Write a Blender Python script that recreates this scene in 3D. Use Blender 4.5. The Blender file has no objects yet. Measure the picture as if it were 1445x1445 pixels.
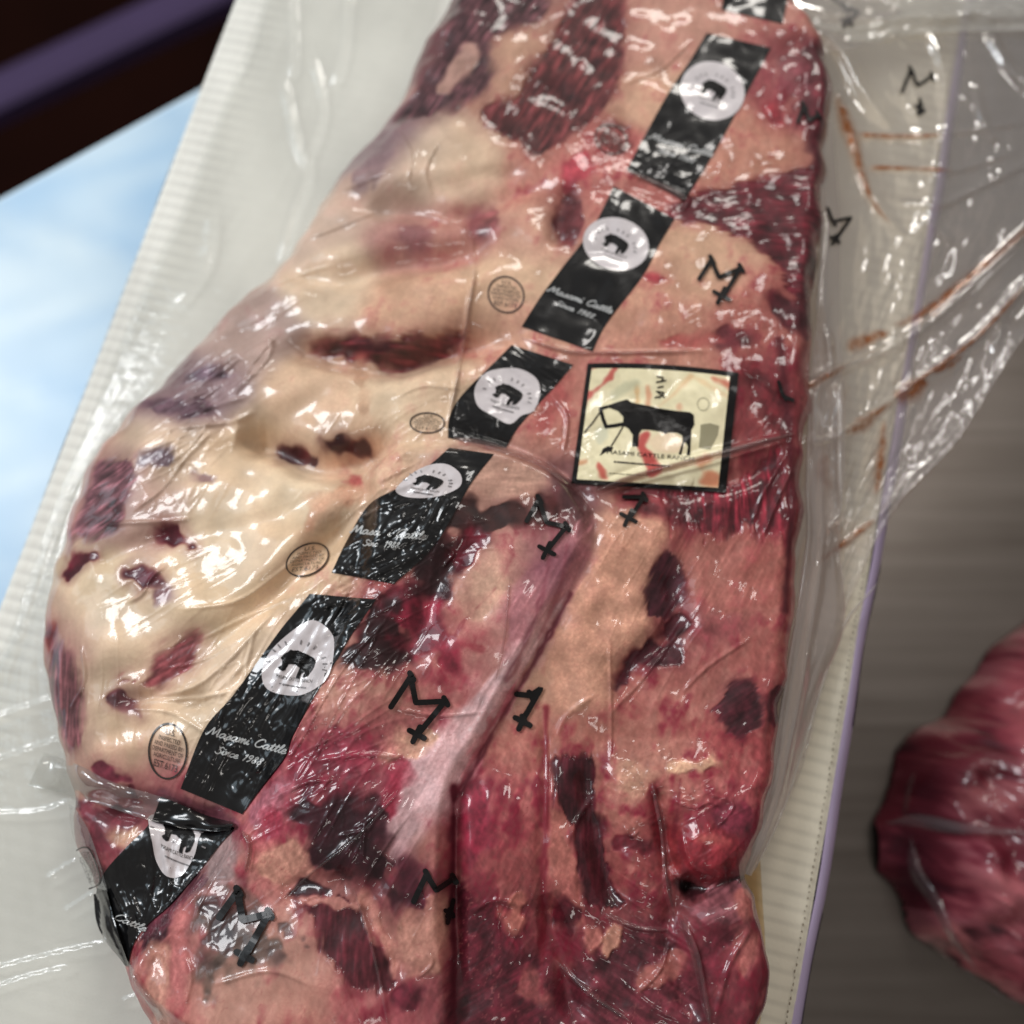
import bpy, math, random
import numpy as np
from mathutils import Vector
from mathutils.geometry import tessellate_polygon

R = math.radians
scene = bpy.context.scene
COL = scene.collection
random.seed(7)

# ------------------------------------------------------------------ camera
TILT, FOV, DIST = R(15.8), R(50.0), 0.50
CAM = np.array([0.0, -DIST * math.sin(TILT), DIST * math.cos(TILT)])
cam_data = bpy.data.cameras.new("camera")
cam_data.sensor_width = cam_data.sensor_height = 36
cam_data.sensor_fit = 'HORIZONTAL'
cam_data.angle = FOV
cam_data.clip_start, cam_data.clip_end = 0.01, 50
cam_data.dof.use_dof = True
cam_data.dof.focus_distance = 0.418
cam_data.dof.aperture_fstop = 3.9
cam = bpy.data.objects.new("camera", cam_data)
cam.location = CAM
cam.rotation_euler = (TILT, 0, 0)
COL.objects.link(cam)
scene.camera = cam

# ------------------------------------------------------------------ world, lamps, exposure
world = bpy.data.worlds.new("World")
scene.world = world
world.use_nodes = True
bg = world.node_tree.nodes["Background"]
bg.inputs[0].default_value = (1.0, 0.94, 0.90, 1)
bg.inputs[1].default_value = 0.15


def area(name, loc, target, size, size_y, radiance, color):
    d = bpy.data.lights.new(name, 'AREA')
    d.shape = 'RECTANGLE'
    d.size, d.size_y = size, size_y
    d.energy = radiance * math.pi * size * size_y
    d.color = color
    o = bpy.data.objects.new(name, d)
    o.location = loc
    o.rotation_euler = (Vector(target) - Vector(loc)).to_track_quat('-Z', 'Y').to_euler()
    COL.objects.link(o)
    return o


area("window_lamp", (-1.42, 0.62, 1.25), (-0.45, 0.15, -0.1), 1.0, 1.6, 1.5, (0.66, 0.86, 1.0))
area("ceiling_lamp", (-0.95, 0.50, 1.15), (0, 0, 0), 0.42, 0.48, 15.0, (0.99, 0.99, 1.0))
area("back_lamp", (0.30, 1.60, 1.15), (0, 0, 0), 0.60, 0.30, 12.5, (1.0, 0.95, 0.88))
area("right_lamp", (0.58, 0.66, 1.4), (0.1, 0, 0), 0.13, 0.40, 12.5, (1.0, 0.96, 0.92))
area("front_lamp", (0.10, -1.15, 1.3), (0, 0, 0), 0.5, 0.12, 8.0, (1.0, 0.95, 0.9))

vs = scene.view_settings
vs.view_transform, vs.look, vs.exposure, vs.gamma = 'Standard', 'None', 0.42, 1.0
scene.cycles.use_denoising = True
scene.cycles.transparent_max_bounces = 16
scene.cycles.max_bounces = 8
scene.cycles.sample_clamp_indirect = 4.0

# ------------------------------------------------------------------ photo pixel <-> place
TF = math.tan(FOV / 2)
FWD = np.array([0, math.sin(TILT), -math.cos(TILT)])
UPV = np.array([0, math.cos(TILT), math.sin(TILT)])


def at(px, py, z):
    """point of the place, at height z, that the photograph shows at this pixel"""
    px, py, z = np.broadcast_arrays(np.asarray(px, float), np.asarray(py, float), np.asarray(z, float))
    u = (px - 722.5) / 722.5 * TF
    v = (722.5 - py) / 722.5 * TF
    dx, dy, dz = u, FWD[1] + v * UPV[1], FWD[2] + v * UPV[2]
    s = (z - CAM[2]) / dz
    return CAM[0] + s * dx, CAM[1] + s * dy


# ------------------------------------------------------------------ helpers: things
def tag(o, label=None, cat=None, group=None, kind=None):
    for k, v in (("label", label), ("category", cat), ("group", group), ("kind", kind)):
        if v:
            o[k] = v
    return o


def empty(name, loc):
    o = bpy.data.objects.new(name, None)
    o.empty_display_size = 0.02
    o.location = loc
    COL.objects.link(o)
    return o


def mesh(name, verts, faces, mat, parent=None, smooth=True, colors=None):
    """verts (n,3) in world space, faces (m,k) array or list"""
    me = bpy.data.meshes.new(name)
    verts = np.asarray(verts, np.float32)
    if parent is not None:
        verts = verts - np.array(world_loc(parent), np.float32)
    if isinstance(faces, np.ndarray):
        k = faces.shape[1]
        me.vertices.add(len(verts))
        me.vertices.foreach_set("co", verts.ravel())
        me.loops.add(faces.size)
        me.loops.foreach_set("vertex_index", faces.astype(np.int32).ravel())
        me.polygons.add(len(faces))
        me.polygons.foreach_set("loop_start", np.arange(0, faces.size, k, dtype=np.int32))
        me.update(calc_edges=True)
        me.validate()
    else:
        me.from_pydata([tuple(v) for v in verts.tolist()], [], [tuple(f) for f in faces])
        me.update()
    if smooth:
        me.polygons.foreach_set("use_smooth", np.ones(len(me.polygons), bool))
    if colors is not None:
        ca = me.color_attributes.new("tint", 'FLOAT_COLOR', 'POINT')
        c4 = np.ones((len(verts), 4), np.float32)
        c4[:, :3] = colors
        ca.data.foreach_set("color", c4.ravel())
    me.materials.append(mat)
    o = bpy.data.objects.new(name, me)
    COL.objects.link(o)
    if parent is not None:
        o.parent = parent
    return o


def world_loc(o):
    p = Vector((0, 0, 0))
    while o is not None:
        p += Vector(o.location)
        o = o.parent
    return p


def grid_faces(nr, nc, off=0):
    a = np.arange(nr * nc).reshape(nr, nc) + off
    return np.stack([a[:-1, :-1], a[:-1, 1:], a[1:, 1:], a[1:, :-1]], -1).reshape(-1, 4)


# ------------------------------------------------------------------ helpers: materials
def s2l(c):
    c = np.asarray(c, float)
    return np.where(c <= 0.04045, c / 12.92, ((c + 0.055) / 1.055) ** 2.4)


def rgb(r, g, b, k=1.0):
    l = s2l(np.array([r, g, b]) / 255.0) * k
    return (float(l[0]), float(l[1]), float(l[2]), 1)


def principled(name, color, rough=0.5, metal=0.0, coat=0.0, coat_rough=0.05, attr=False, sss=0.0,
               bump=0.0, bump_scale=800.0, var=0.0, var_scale=60.0, spec=0.5):
    m = bpy.data.materials.new(name)
    m.use_nodes = True
    nt = m.node_tree
    b = nt.nodes["Principled BSDF"]
    b.inputs["Base Color"].default_value = color
    b.inputs["Roughness"].default_value = rough
    b.inputs["Metallic"].default_value = metal
    b.inputs["Coat Weight"].default_value = coat
    b.inputs["Coat Roughness"].default_value = coat_rough
    b.inputs["Specular IOR Level"].default_value = spec
    if sss:
        b.inputs["Subsurface Weight"].default_value = sss
        b.inputs["Subsurface Radius"].default_value = (1.0, 0.35, 0.2)
        b.inputs["Subsurface Scale"].default_value = 0.004
    tc = nt.nodes.new("ShaderNodeTexCoord")
    src = None
    if attr:
        a = nt.nodes.new("ShaderNodeVertexColor")
        a.layer_name = "tint"
        src = a.outputs["Color"]
    if var:
        n = nt.nodes.new("ShaderNodeTexNoise")
        n.inputs["Scale"].default_value = var_scale
        n.inputs["Detail"].default_value = 6
        nt.links.new(tc.outputs["Object"], n.inputs["Vector"])
        mr = nt.nodes.new("ShaderNodeMapRange")
        mr.inputs[3].default_value, mr.inputs[4].default_value = 1 - var, 1 + var
        mr.inputs[1].default_value, mr.inputs[2].default_value = 0.25, 0.75
        nt.links.new(n.outputs["Fac"], mr.inputs[0])
        mx = nt.nodes.new("ShaderNodeMix")
        mx.data_type, mx.blend_type = 'RGBA', 'MULTIPLY'
        mx.inputs[0].default_value = 1
        if src is not None:
            nt.links.new(src, mx.inputs[6])
        else:
            mx.inputs[6].default_value = color
        nt.links.new(mr.outputs[0], mx.inputs[7])
        src = mx.outputs[2]
    if src is not None:
        nt.links.new(src, b.inputs["Base Color"])
    if bump:
        n = nt.nodes.new("ShaderNodeTexNoise")
        n.inputs["Scale"].default_value = bump_scale
        n.inputs["Detail"].default_value = 3
        nt.links.new(tc.outputs["Object"], n.inputs["Vector"])
        bp = nt.nodes.new("ShaderNodeBump")
        bp.inputs["Strength"].default_value = 1
        bp.inputs["Distance"].default_value = bump
        nt.links.new(n.outputs["Fac"], bp.inputs["Height"])
        nt.links.new(bp.outputs[0], b.inputs["Normal"])
        if coat:
            nt.links.new(bp.outputs[0], b.inputs["Coat Normal"])
    return m


def film_mat(name, milk=0.10, tint=(0.93, 0.92, 0.90), milk_color=(0.8, 0.78, 0.76), rough=0.07, gloss=1.0, bump=0.00004, cap=0.30):
    """thin clear plastic: lets light through, mirrors at grazing angles, a little milky"""
    m = bpy.data.materials.new(name)
    m.use_nodes = True
    nt = m.node_tree
    nt.nodes.clear()
    out = nt.nodes.new("ShaderNodeOutputMaterial")
    tr = nt.nodes.new("ShaderNodeBsdfTransparent")
    tr.inputs[0].default_value = (*tint, 1)
    df = nt.nodes.new("ShaderNodeBsdfDiffuse")
    df.inputs[0].default_value = (*milk_color, 1)
    mix = nt.nodes.new("ShaderNodeMixShader")
    mix.inputs[0].default_value = milk
    tl = nt.nodes.new("ShaderNodeBsdfTranslucent")
    tl.inputs[0].default_value = (*milk_color, 1)
    half = nt.nodes.new("ShaderNodeMixShader")
    half.inputs[0].default_value = 0.45
    nt.links.new(df.outputs[0], half.inputs[1])
    nt.links.new(tl.outputs[0], half.inputs[2])
    nt.links.new(tr.outputs[0], mix.inputs[1])
    nt.links.new(half.outputs[0], mix.inputs[2])
    gl = nt.nodes.new("ShaderNodeBsdfGlossy")
    gl.inputs["Roughness"].default_value = rough
    fr = nt.nodes.new("ShaderNodeFresnel")
    fr.inputs[0].default_value = 1.4
    mu = nt.nodes.new("ShaderNodeMath")
    mu.operation = 'MULTIPLY'
    mu.inputs[1].default_value = 1.5 * gloss
    mm = nt.nodes.new("ShaderNodeMath")
    mm.operation = 'MINIMUM'
    mm.inputs[1].default_value = cap
    nt.links.new(fr.outputs[0], mu.inputs[0])
    nt.links.new(mu.outputs[0], mm.inputs[0])
    mix2 = nt.nodes.new("ShaderNodeMixShader")
    nt.links.new(mm.outputs[0], mix2.inputs[0])
    nt.links.new(mix.outputs[0], mix2.inputs[1])
    nt.links.new(gl.outputs[0], mix2.inputs[2])
    if bump:
        tc = nt.nodes.new("ShaderNodeTexCoord")
        n = nt.nodes.new("ShaderNodeTexNoise")
        n.inputs["Scale"].default_value = 160
        n.inputs["Detail"].default_value = 3
        nt.links.new(tc.outputs["Object"], n.inputs["Vector"])
        bp = nt.nodes.new("ShaderNodeBump")
        bp.inputs["Strength"].default_value = 1
        bp.inputs["Distance"].default_value = bump * 8
        nt.links.new(n.outputs["Fac"], bp.inputs["Height"])
        nt.links.new(bp.outputs[0], gl.inputs["Normal"])
    nt.links.new(mix2.outputs[0], out.inputs["Surface"])
    return m


M_meat = principled("meat_under_film", (0.5, 0.3, 0.2, 1), rough=0.5, coat=0.62, coat_rough=0.075, spec=0.25, attr=True,
                    bump=0.000012, bump_scale=600, var=0.05, var_scale=420)


def add_lobules(m):
    nt = m.node_tree
    b = nt.nodes["Principled BSDF"]
    src = b.inputs["Base Color"].links[0].from_socket
    tc = nt.nodes.new("ShaderNodeTexCoord")
    wn = nt.nodes.new("ShaderNodeTexNoise")
    wn.inputs["Scale"].default_value = 130
    wn.inputs["Detail"].default_value = 3
    nt.links.new(tc.outputs["Object"], wn.inputs["Vector"])
    mxv = nt.nodes.new("ShaderNodeMix")
    mxv.data_type, mxv.blend_type = 'RGBA', 'LINEAR_LIGHT'
    mxv.inputs[0].default_value = 0.012
    nt.links.new(tc.outputs["Object"], mxv.inputs[6])
    nt.links.new(wn.outputs["Color"], mxv.inputs[7])
    vo = nt.nodes.new("ShaderNodeTexVoronoi")
    vo.feature = 'DISTANCE_TO_EDGE'
    vo.inputs["Scale"].default_value = 210
    nt.links.new(mxv.outputs[2], vo.inputs["Vector"])
    mr = nt.nodes.new("ShaderNodeMapRange")
    mr.inputs[1].default_value, mr.inputs[2].default_value = 0.0, 0.22
    mr.inputs[3].default_value, mr.inputs[4].default_value = 1.0, 0.0
    nt.links.new(vo.outputs["Distance"], mr.inputs[0])
    sep = nt.nodes.new("ShaderNodeSeparateColor")
    nt.links.new(src, sep.inputs[0])
    sub = nt.nodes.new("ShaderNodeMath")
    sub.operation = 'SUBTRACT'
    nt.links.new(sep.outputs[0], sub.inputs[0])
    nt.links.new(sep.outputs[1], sub.inputs[1])
    k = nt.nodes.new("ShaderNodeMapRange")
    k.inputs[1].default_value, k.inputs[2].default_value = 0.14, 0.34
    k.inputs[3].default_value, k.inputs[4].default_value = 0.0, 0.16
    nt.links.new(sub.outputs[0], k.inputs[0])
    mu = nt.nodes.new("ShaderNodeMath")
    mu.operation = 'MULTIPLY'
    nt.links.new(mr.outputs[0], mu.inputs[0])
    nt.links.new(k.outputs[0], mu.inputs[1])
    mx = nt.nodes.new("ShaderNodeMix")
    mx.data_type = 'RGBA'
    mx.inputs[7].default_value = rgb(128, 42, 46)
    nt.links.new(mu.outputs[0], mx.inputs[0])
    nt.links.new(src, mx.inputs[6])
    nt.links.new(mx.outputs[2], b.inputs["Base Color"])


add_lobules(M_meat)
M_meat2 = principled("meat_under_loose_film", (0.5, 0.3, 0.2, 1), rough=0.5, coat=0.6, coat_rough=0.09, attr=True, var=0.08, var_scale=500, spec=0.3)
M_black = principled("black_print", rgb(17, 17, 18), rough=0.3, coat=0.8, coat_rough=0.07, spec=0.25, bump=0.00003, bump_scale=300)
M_mark = principled("black_ink", rgb(16, 14, 14), rough=0.5, coat=0.15, coat_rough=0.1, spec=0.2)
M_stamp = principled("stamp_ink", rgb(46, 38, 34), rough=0.4, coat=0.5)
M_emblem = principled("white_print", rgb(205, 196, 196), rough=0.3, coat=1.0, coat_rough=0.08, var=0.06, var_scale=250, bump=0.00003, bump_scale=300)
M_letter = principled("silver_print", rgb(172, 172, 170), rough=0.4, coat=0.5)
M_card = principled("label_print", (1, 1, 1, 1), rough=0.35, coat=0.8, coat_rough=0.08, attr=True, var=0.04, var_scale=700)
M_grey = principled("grey_print", rgb(150, 142, 112), rough=0.4, coat=0.5)
M_film = film_mat("clear_film", 0.22, (1.0, 0.98, 0.96), (0.95, 0.90, 0.88), gloss=2.1, cap=0.42)
M_skirt = film_mat("clear_film_flat", 0.05, (0.97, 0.97, 0.96), (0.85, 0.87, 0.86), rough=0.10)
M_fold = film_mat("folded_film", 0.05, (0.97, 0.95, 0.94), (0.78, 0.74, 0.74), rough=0.08, gloss=1.2)
M_foldpink = film_mat("folded_film_pink", 0.20, (0.92, 0.84, 0.82), (0.62, 0.42, 0.40), rough=0.12, gloss=1.2)
M_juice = film_mat("meat_juice", 0.40, (0.62, 0.30, 0.16), (0.46, 0.18, 0.08), rough=0.15, gloss=0.4)


def fade_by_tint(m):
    """thin out towards the rim of a smear"""
    nt = m.node_tree
    out = [n for n in nt.nodes if n.type == 'OUTPUT_MATERIAL'][0]
    src = out.inputs["Surface"].links[0].from_socket
    a = nt.nodes.new("ShaderNodeVertexColor")
    a.layer_name = "tint"
    tc = nt.nodes.new("ShaderNodeTexCoord")
    n = nt.nodes.new("ShaderNodeTexNoise")
    n.inputs["Scale"].default_value = 260
    n.inputs["Detail"].default_value = 4
    nt.links.new(tc.outputs["Object"], n.inputs["Vector"])
    ov = nt.nodes.new("ShaderNodeMath")
    ov.operation = 'MULTIPLY'
    ov.use_clamp = True
    sc_ = nt.nodes.new("ShaderNodeMapRange")
    sc_.inputs[1].default_value, sc_.inputs[2].default_value = 0.35, 0.65
    sc_.inputs[3].default_value, sc_.inputs[4].default_value = 0.35, 1.15
    nt.links.new(n.outputs["Fac"], sc_.inputs[0])
    nt.links.new(a.outputs["Color"], ov.inputs[0])
    nt.links.new(sc_.outputs[0], ov.inputs[1])
    t = nt.nodes.new("ShaderNodeBsdfTransparent")
    mx = nt.nodes.new("ShaderNodeMixShader")
    nt.links.new(ov.outputs[0], mx.inputs[0])
    nt.links.new(t.outputs[0], mx.inputs[1])
    nt.links.new(src, mx.inputs[2])
    nt.links.new(mx.outputs[0], out.inputs["Surface"])


fade_by_tint(M_juice)
M_board = principled("white_cardboard", rgb(196, 194, 184), rough=0.62, attr=True, var=0.05, var_scale=50, bump=0.0001, bump_scale=700, spec=0.3)
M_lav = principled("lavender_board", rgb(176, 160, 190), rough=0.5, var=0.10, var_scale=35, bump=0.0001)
M_dark = principled("dark_print", rgb(50, 42, 58), rough=0.6)
M_floor = principled("dark_floor", (0.014, 0.0035, 0.002, 1), rough=0.8, var=0.4, var_scale=4, spec=0.05)
M_rail = principled("purple_paint", rgb(70, 52, 90), rough=0.7, var=0.08, var_scale=9)


def steel():
    m = bpy.data.materials.new("brushed_steel")
    m.use_nodes = True
    nt = m.node_tree
    b = nt.nodes["Principled BSDF"]
    b.inputs["Metallic"].default_value = 1
    tc = nt.nodes.new("ShaderNodeTexCoord")
    mp = nt.nodes.new("ShaderNodeMapping")
    mp.inputs["Rotation"].default_value = (0, 0, R(-20))
    mp.inputs["Scale"].default_value = (5, 120, 1)
    n = nt.nodes.new("ShaderNodeTexNoise")
    n.inputs["Scale"].default_value = 1.0
    n.inputs["Detail"].default_value = 5
    nt.links.new(tc.outputs["Object"], mp.inputs[0])
    nt.links.new(mp.outputs[0], n.inputs["Vector"])
    n2 = nt.nodes.new("ShaderNodeTexNoise")
    n2.inputs["Scale"].default_value = 9
    n2.inputs["Detail"].default_value = 5
    nt.links.new(tc.outputs["Object"], n2.inputs["Vector"])
    ad = nt.nodes.new("ShaderNodeMath")
    ad.operation = 'ADD'
    nt.links.new(n.outputs["Fac"], ad.inputs[0])
    nt.links.new(n2.outputs["Fac"], ad.inputs[1])
    cr = nt.nodes.new("ShaderNodeMapRange")
    cr.inputs[1].default_value, cr.inputs[2].default_value = 0.6, 1.4
    nt.links.new(ad.outputs[0], cr.inputs[0])
    mx = nt.nodes.new("ShaderNodeMix")
    mx.data_type = 'RGBA'
    mx.inputs[6].default_value = (0.17, 0.145, 0.125, 1)
    mx.inputs[7].default_value = (0.26, 0.23, 0.205, 1)
    nt.links.new(cr.outputs[0], mx.inputs[0])
    nt.links.new(mx.outputs[2], b.inputs["Base Color"])
    mr = nt.nodes.new("ShaderNodeMapRange")
    mr.inputs[3].default_value, mr.inputs[4].default_value = 0.30, 0.40
    nt.links.new(n.outputs["Fac"], mr.inputs[0])
    nt.links.new(mr.outputs[0], b.inputs["Roughness"])
    bp = nt.nodes.new("ShaderNodeBump")
    bp.inputs["Distance"].default_value = 0.00008
    bp.inputs["Strength"].default_value = 0.5
    nt.links.new(n.outputs["Fac"], bp.inputs["Height"])
    nt.links.new(bp.outputs[0], b.inputs["Normal"])
    return m


M_steel = steel()

# ------------------------------------------------------------------ helpers: curves
def smooth_line(pts, closed=False, sub=6):
    """Catmull-Rom through the points"""
    p = np.asarray(pts, float)
    n = len(p)
    if closed:
        q = np.vstack([p[-1], p, p[0], p[1]])
        m = n
    else:
        q = np.vstack([2 * p[0] - p[1], p, 2 * p[-1] - p[-2]])
        m = n - 1
    t = np.linspace(0, 1, sub, endpoint=False)[:, None]
    out = []
    for i in range(m):
        a, b, c, d = q[i], q[i + 1], q[i + 2], q[i + 3]
        out.append(0.5 * (2 * b + (c - a) * t + (2 * a - 5 * b + 4 * c - d) * t ** 2 + (3 * b - a - 3 * c + d) * t ** 3))
    out = np.vstack(out)
    if not closed:
        out = np.vstack([out, p[-1]])
    return out


def resample(pts, n):
    p = np.asarray(pts, float)
    s = np.r_[0, np.cumsum(np.linalg.norm(np.diff(p, axis=0), axis=1))]
    t = np.linspace(0, s[-1], n)
    return np.stack([np.interp(t, s, p[:, k]) for k in range(p.shape[1])], 1)


def seg_dist(X, Y, pts):
    """distance to an open polyline, and position along it 0..1"""
    p = np.asarray(pts, float)
    best = np.full(X.shape, 1e9)
    along = np.zeros(X.shape)
    L = np.r_[0, np.cumsum(np.linalg.norm(np.diff(p, axis=0), axis=1))]
    for i in range(len(p) - 1):
        ax, ay = p[i]
        bx, by = p[i + 1] - p[i]
        l2 = bx * bx + by * by + 1e-18
        t = np.clip(((X - ax) * bx + (Y - ay) * by) / l2, 0, 1)
        d = np.hypot(X - ax - t * bx, Y - ay - t * by)
        k = d < best
        best = np.where(k, d, best)
        along = np.where(k, (L[i] + t * (L[i + 1] - L[i])) / L[-1], along)
    return best, along


def sdf(X, Y, poly):
    """signed distance to a closed polygon, positive inside"""
    p = np.asarray(poly, float)
    d, _ = seg_dist(X, Y, np.vstack([p, p[0]]))
    inside = np.zeros(X.shape, bool)
    n = len(p)
    for i in range(n):
        x1, y1 = p[i]
        x2, y2 = p[(i + 1) % n]
        if y1 == y2:
            continue
        c = ((y1 > Y) != (y2 > Y)) & (X < (x2 - x1) * (Y - y1) / (y2 - y1) + x1)
        inside ^= c
    return np.where(inside, d, -d)


def sstep(x):
    x = np.clip(x, 0, 1)
    return x * x * (3 - 2 * x)


# ------------------------------------------------------------------ field: height and tint of a piece of meat on a grid
class Field:
    def __init__(self, x0, x1, y0, y1, g, seed=0):
        self.g, self.x0, self.y0 = g, x0, y0
        self.nx, self.ny = int((x1 - x0) / g) + 1, int((y1 - y0) / g) + 1
        self.xs = x0 + np.arange(self.nx) * g
        self.ys = y0 + np.arange(self.ny) * g
        self.X, self.Y = np.meshgrid(self.xs, self.ys)
        self.H = np.zeros(self.X.shape)
        self.C = np.zeros(self.X.shape + (3,), np.float32)
        self.seed = seed
        kx = np.fft.rfftfreq(self.nx, g)[None, :]
        ky = np.fft.fftfreq(self.ny, g)[:, None]
        self.kx, self.ky = kx, ky

    def noise(self, lmin, lmax, beta=1.0, ang=0.0, ratio=1.0):
        """band noise; features stretched by ratio along ang (degrees, world xy); wavelengths in mm"""
        self.seed += 1
        rng = np.random.default_rng(self.seed)
        w = rng.standard_normal(self.X.shape).astype(np.float32)
        c, s = math.cos(R(ang)), math.sin(R(ang))
        ku, kv = self.kx * c + self.ky * s, -self.kx * s + self.ky * c
        k = np.sqrt((ku * ratio) ** 2 + kv ** 2) + 1e-9
        lo, hi = 1000.0 / lmax, 1000.0 / lmin
        a = (k / lo) ** (-beta - 1.0) * (1 - np.exp(-(k / lo) ** 4)) * np.exp(-(k / hi) ** 4)
        f = np.fft.irfft2(np.fft.rfft2(w) * a, s=self.X.shape)
        return ((f - f.mean()) / f.std()).astype(np.float32)

    def sample(self, A, x, y):
        fx = np.clip((np.asarray(x) - self.x0) / self.g, 0, self.nx - 1.001)
        fy = np.clip((np.asarray(y) - self.y0) / self.g, 0, self.ny - 1.001)
        i, j = fx.astype(int), fy.astype(int)
        u, v = fx - i, fy - j
        return (A[j, i] * (1 - u) * (1 - v) + A[j, i + 1] * u * (1 - v) + A[j + 1, i] * (1 - u) * v + A[j + 1, i + 1] * u * v)

    def surf(self, px, py, A=None):
        """where the ray of this photo pixel meets the surface"""
        A = self.H if A is None else A
        z = np.full(np.shape(px), 0.03)
        for _ in range(10):
            x, y = at(px, py, z)
            z = 0.4 * z + 0.6 * self.sample(A, x, y)
        x, y = at(px, py, z)
        return x, y, z

    def xy(self, pts, closed=False, sub=4, A=None):
        p = np.asarray(pts, float)
        if sub > 1 and len(p) > 2:
            p = smooth_line(p, closed, sub)
        x, y, z = self.surf(p[:, 0], p[:, 1], A)
        return np.stack([x, y], 1)

    def window(self, p, m):
        i0 = max(0, int((p[:, 0].min() - m - self.x0) / self.g))
        i1 = min(self.nx, int((p[:, 0].max() + m - self.x0) / self.g) + 2)
        j0 = max(0, int((p[:, 1].min() - m - self.y0) / self.g))
        j1 = min(self.ny, int((p[:, 1].max() + m - self.y0) / self.g) + 2)
        return slice(j0, max(j1, j0 + 1)), slice(i0, max(i1, i0 + 1))

    def low(self, fn, st=4):
        """evaluate a smooth function on every st-th point and interpolate"""
        nx, ny = (self.nx - 1) // st + 2, (self.ny - 1) // st + 2
        X, Y = np.meshgrid(self.x0 + np.arange(nx) * st * self.g, self.y0 + np.arange(ny) * st * self.g)
        A = np.asarray(fn(X, Y), np.float32)
        fx, fy = np.arange(self.nx) / st, np.arange(self.ny) / st
        i, j = fx.astype(int), fy.astype(int)
        sh = (1,) * (A.ndim - 2)
        u, v = (fx - i).reshape((1, -1) + sh).astype(np.float32), (fy - j).reshape((-1, 1) + sh).astype(np.float32)
        B = A[:, i] * (1 - u) + A[:, i + 1] * u
        return B[j] * (1 - v) + B[j + 1] * v

    def idw(self, pts, zref, sigma):
        P = [(*at(a, b, zref), v) for a, b, v in pts]

        def fn(X, Y):
            num, den = 0.0, 1e-12
            for x, y, v in P:
                r2 = (X - x) ** 2 + (Y - y) ** 2
                w = np.exp(-r2 / (2 * sigma ** 2)) + 1e-6 / (1e-3 + r2)
                num, den = num + w * v, den + w
            return num / den
        return self.low(fn, 6).astype(float)

    def idw_color(self, pts, sigma):
        px, py = np.array([q[0] for q in pts], float), np.array([q[1] for q in pts], float)
        x, y, _ = self.surf(px, py)

        def fn(X, Y):
            num, den = np.zeros(X.shape + (3,)), np.zeros(X.shape) + 1e-12
            for k, q in enumerate(pts):
                r2 = (X - x[k]) ** 2 + (Y - y[k]) ** 2
                w = np.exp(-r2 / (2 * sigma ** 2)) + 1e-7 / (1e-3 + r2)
                num += w[..., None] * (np.array(q[2]) / 255)
                den += w
            return num / den[..., None]
        return self.low(fn, 4)

    def line(self, pts, amp, width, sub=5, fade=True, A=None):
        """ridge (amp > 0) or crease along a traced line; amp, width in mm"""
        p = self.xy(pts, False, sub, A)
        w = width * 1e-3
        sl = self.window(p, 3 * w)
        d, t = seg_dist(self.X[sl], self.Y[sl], p)
        f = np.minimum(1, 6 * np.minimum(t, 1 - t) + 0.15) if fade else 1
        self.H[sl] += amp * 1e-3 * np.exp(-(d / w) ** 2) * f

    def lump(self, pts, amp, soft):
        p = self.xy(pts, True, 4)
        s = soft * 1e-3
        sl = self.window(p, s)
        d = sdf(self.X[sl], self.Y[sl], p)
        self.H[sl] += amp * 1e-3 * sstep(d / s * 0.5 + 0.5)

    def build(self, name, mask, mat, parent, base=None):
        idx = -np.ones(self.X.shape, np.int64)
        idx[mask] = np.arange(mask.sum())
        q = np.stack([idx[:-1, :-1], idx[:-1, 1:], idx[1:, 1:], idx[1:, :-1]], -1).reshape(-1, 4)
        q = q[(q >= 0).all(1)]
        v = np.stack([self.X[mask], self.Y[mask], self.H[mask]], 1)
        c = s2l(np.clip(self.C[mask], 0, 1))
        lum = c.mean(1, keepdims=True)
        sat = 0.92 - 0.10 * sstep((lum - 0.10) / 0.35)
        c = np.clip(lum + (c - lum) * sat, 0.002, 1) ** 1.24 * 1.08
        c[:, 2] += 0.05 * np.maximum(c[:, 0] - c[:, 2], 0)
        return mesh(name, v, q, mat, parent, True, c)


# ------------------------------------------------------------------ the setting: table, floor, rail
TZ = -0.13
floor = mesh("floor", [(-6, -6, -0.95), (6, -6, -0.95), (6, 6, -0.95), (-6, 6, -0.95)], [(0, 1, 2, 3)], M_floor, smooth=False)
tag(floor, kind="structure")

e0, e1 = np.array(at(0, 312, TZ)), np.array(at(275, 160, TZ))
ed = (e1 - e0) / np.linalg.norm(e1 - e0)
en = np.array([ed[1], -ed[0]])                      # towards the photographer
A0, A1 = e0 - ed * 0.9, e0 + ed * 1.3
B1, B0 = A1 + en * 1.3, A0 + en * 1.3
tv, tfc = [], []
ring = [A0, A1, B1, B0]
for inset, z in ((0.0, TZ - 0.045), (0.0, TZ - 0.006), (0.0025, TZ - 0.0015), (0.006, TZ)):
    c = sum(ring) / 4
    for p in ring:
        q = p + (c - p) / np.linalg.norm(c - p) * inset * 1.4
        tv.append((q[0], q[1], z))
for k in range(3):
    for i in range(4):
        tfc.append((4 * k + i, 4 * k + (i + 1) % 4, 4 * k + 4 + (i + 1) % 4, 4 * k + 4 + i))
tfc.append((12, 13, 14, 15))
table_o = empty("steel_table", (float(c[0]), float(c[1]), -0.95))
tag(table_o, "brushed stainless steel work table under the white cardboard box", "table")
mesh("table_top", tv, tfc, M_steel, table_o, smooth=False)
for p in ring:
    q = p + (c - p) * 0.12
    n = 16
    lv = [(q[0] + 0.022 * math.cos(2 * math.pi * i / n), q[1] + 0.022 * math.sin(2 * math.pi * i / n), z) for z in (-0.95, TZ - 0.045) for i in range(n)]
    mesh("leg", lv, [(i, (i + 1) % n, n + (i + 1) % n, n + i) for i in range(n)], M_steel, table_o)

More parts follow.
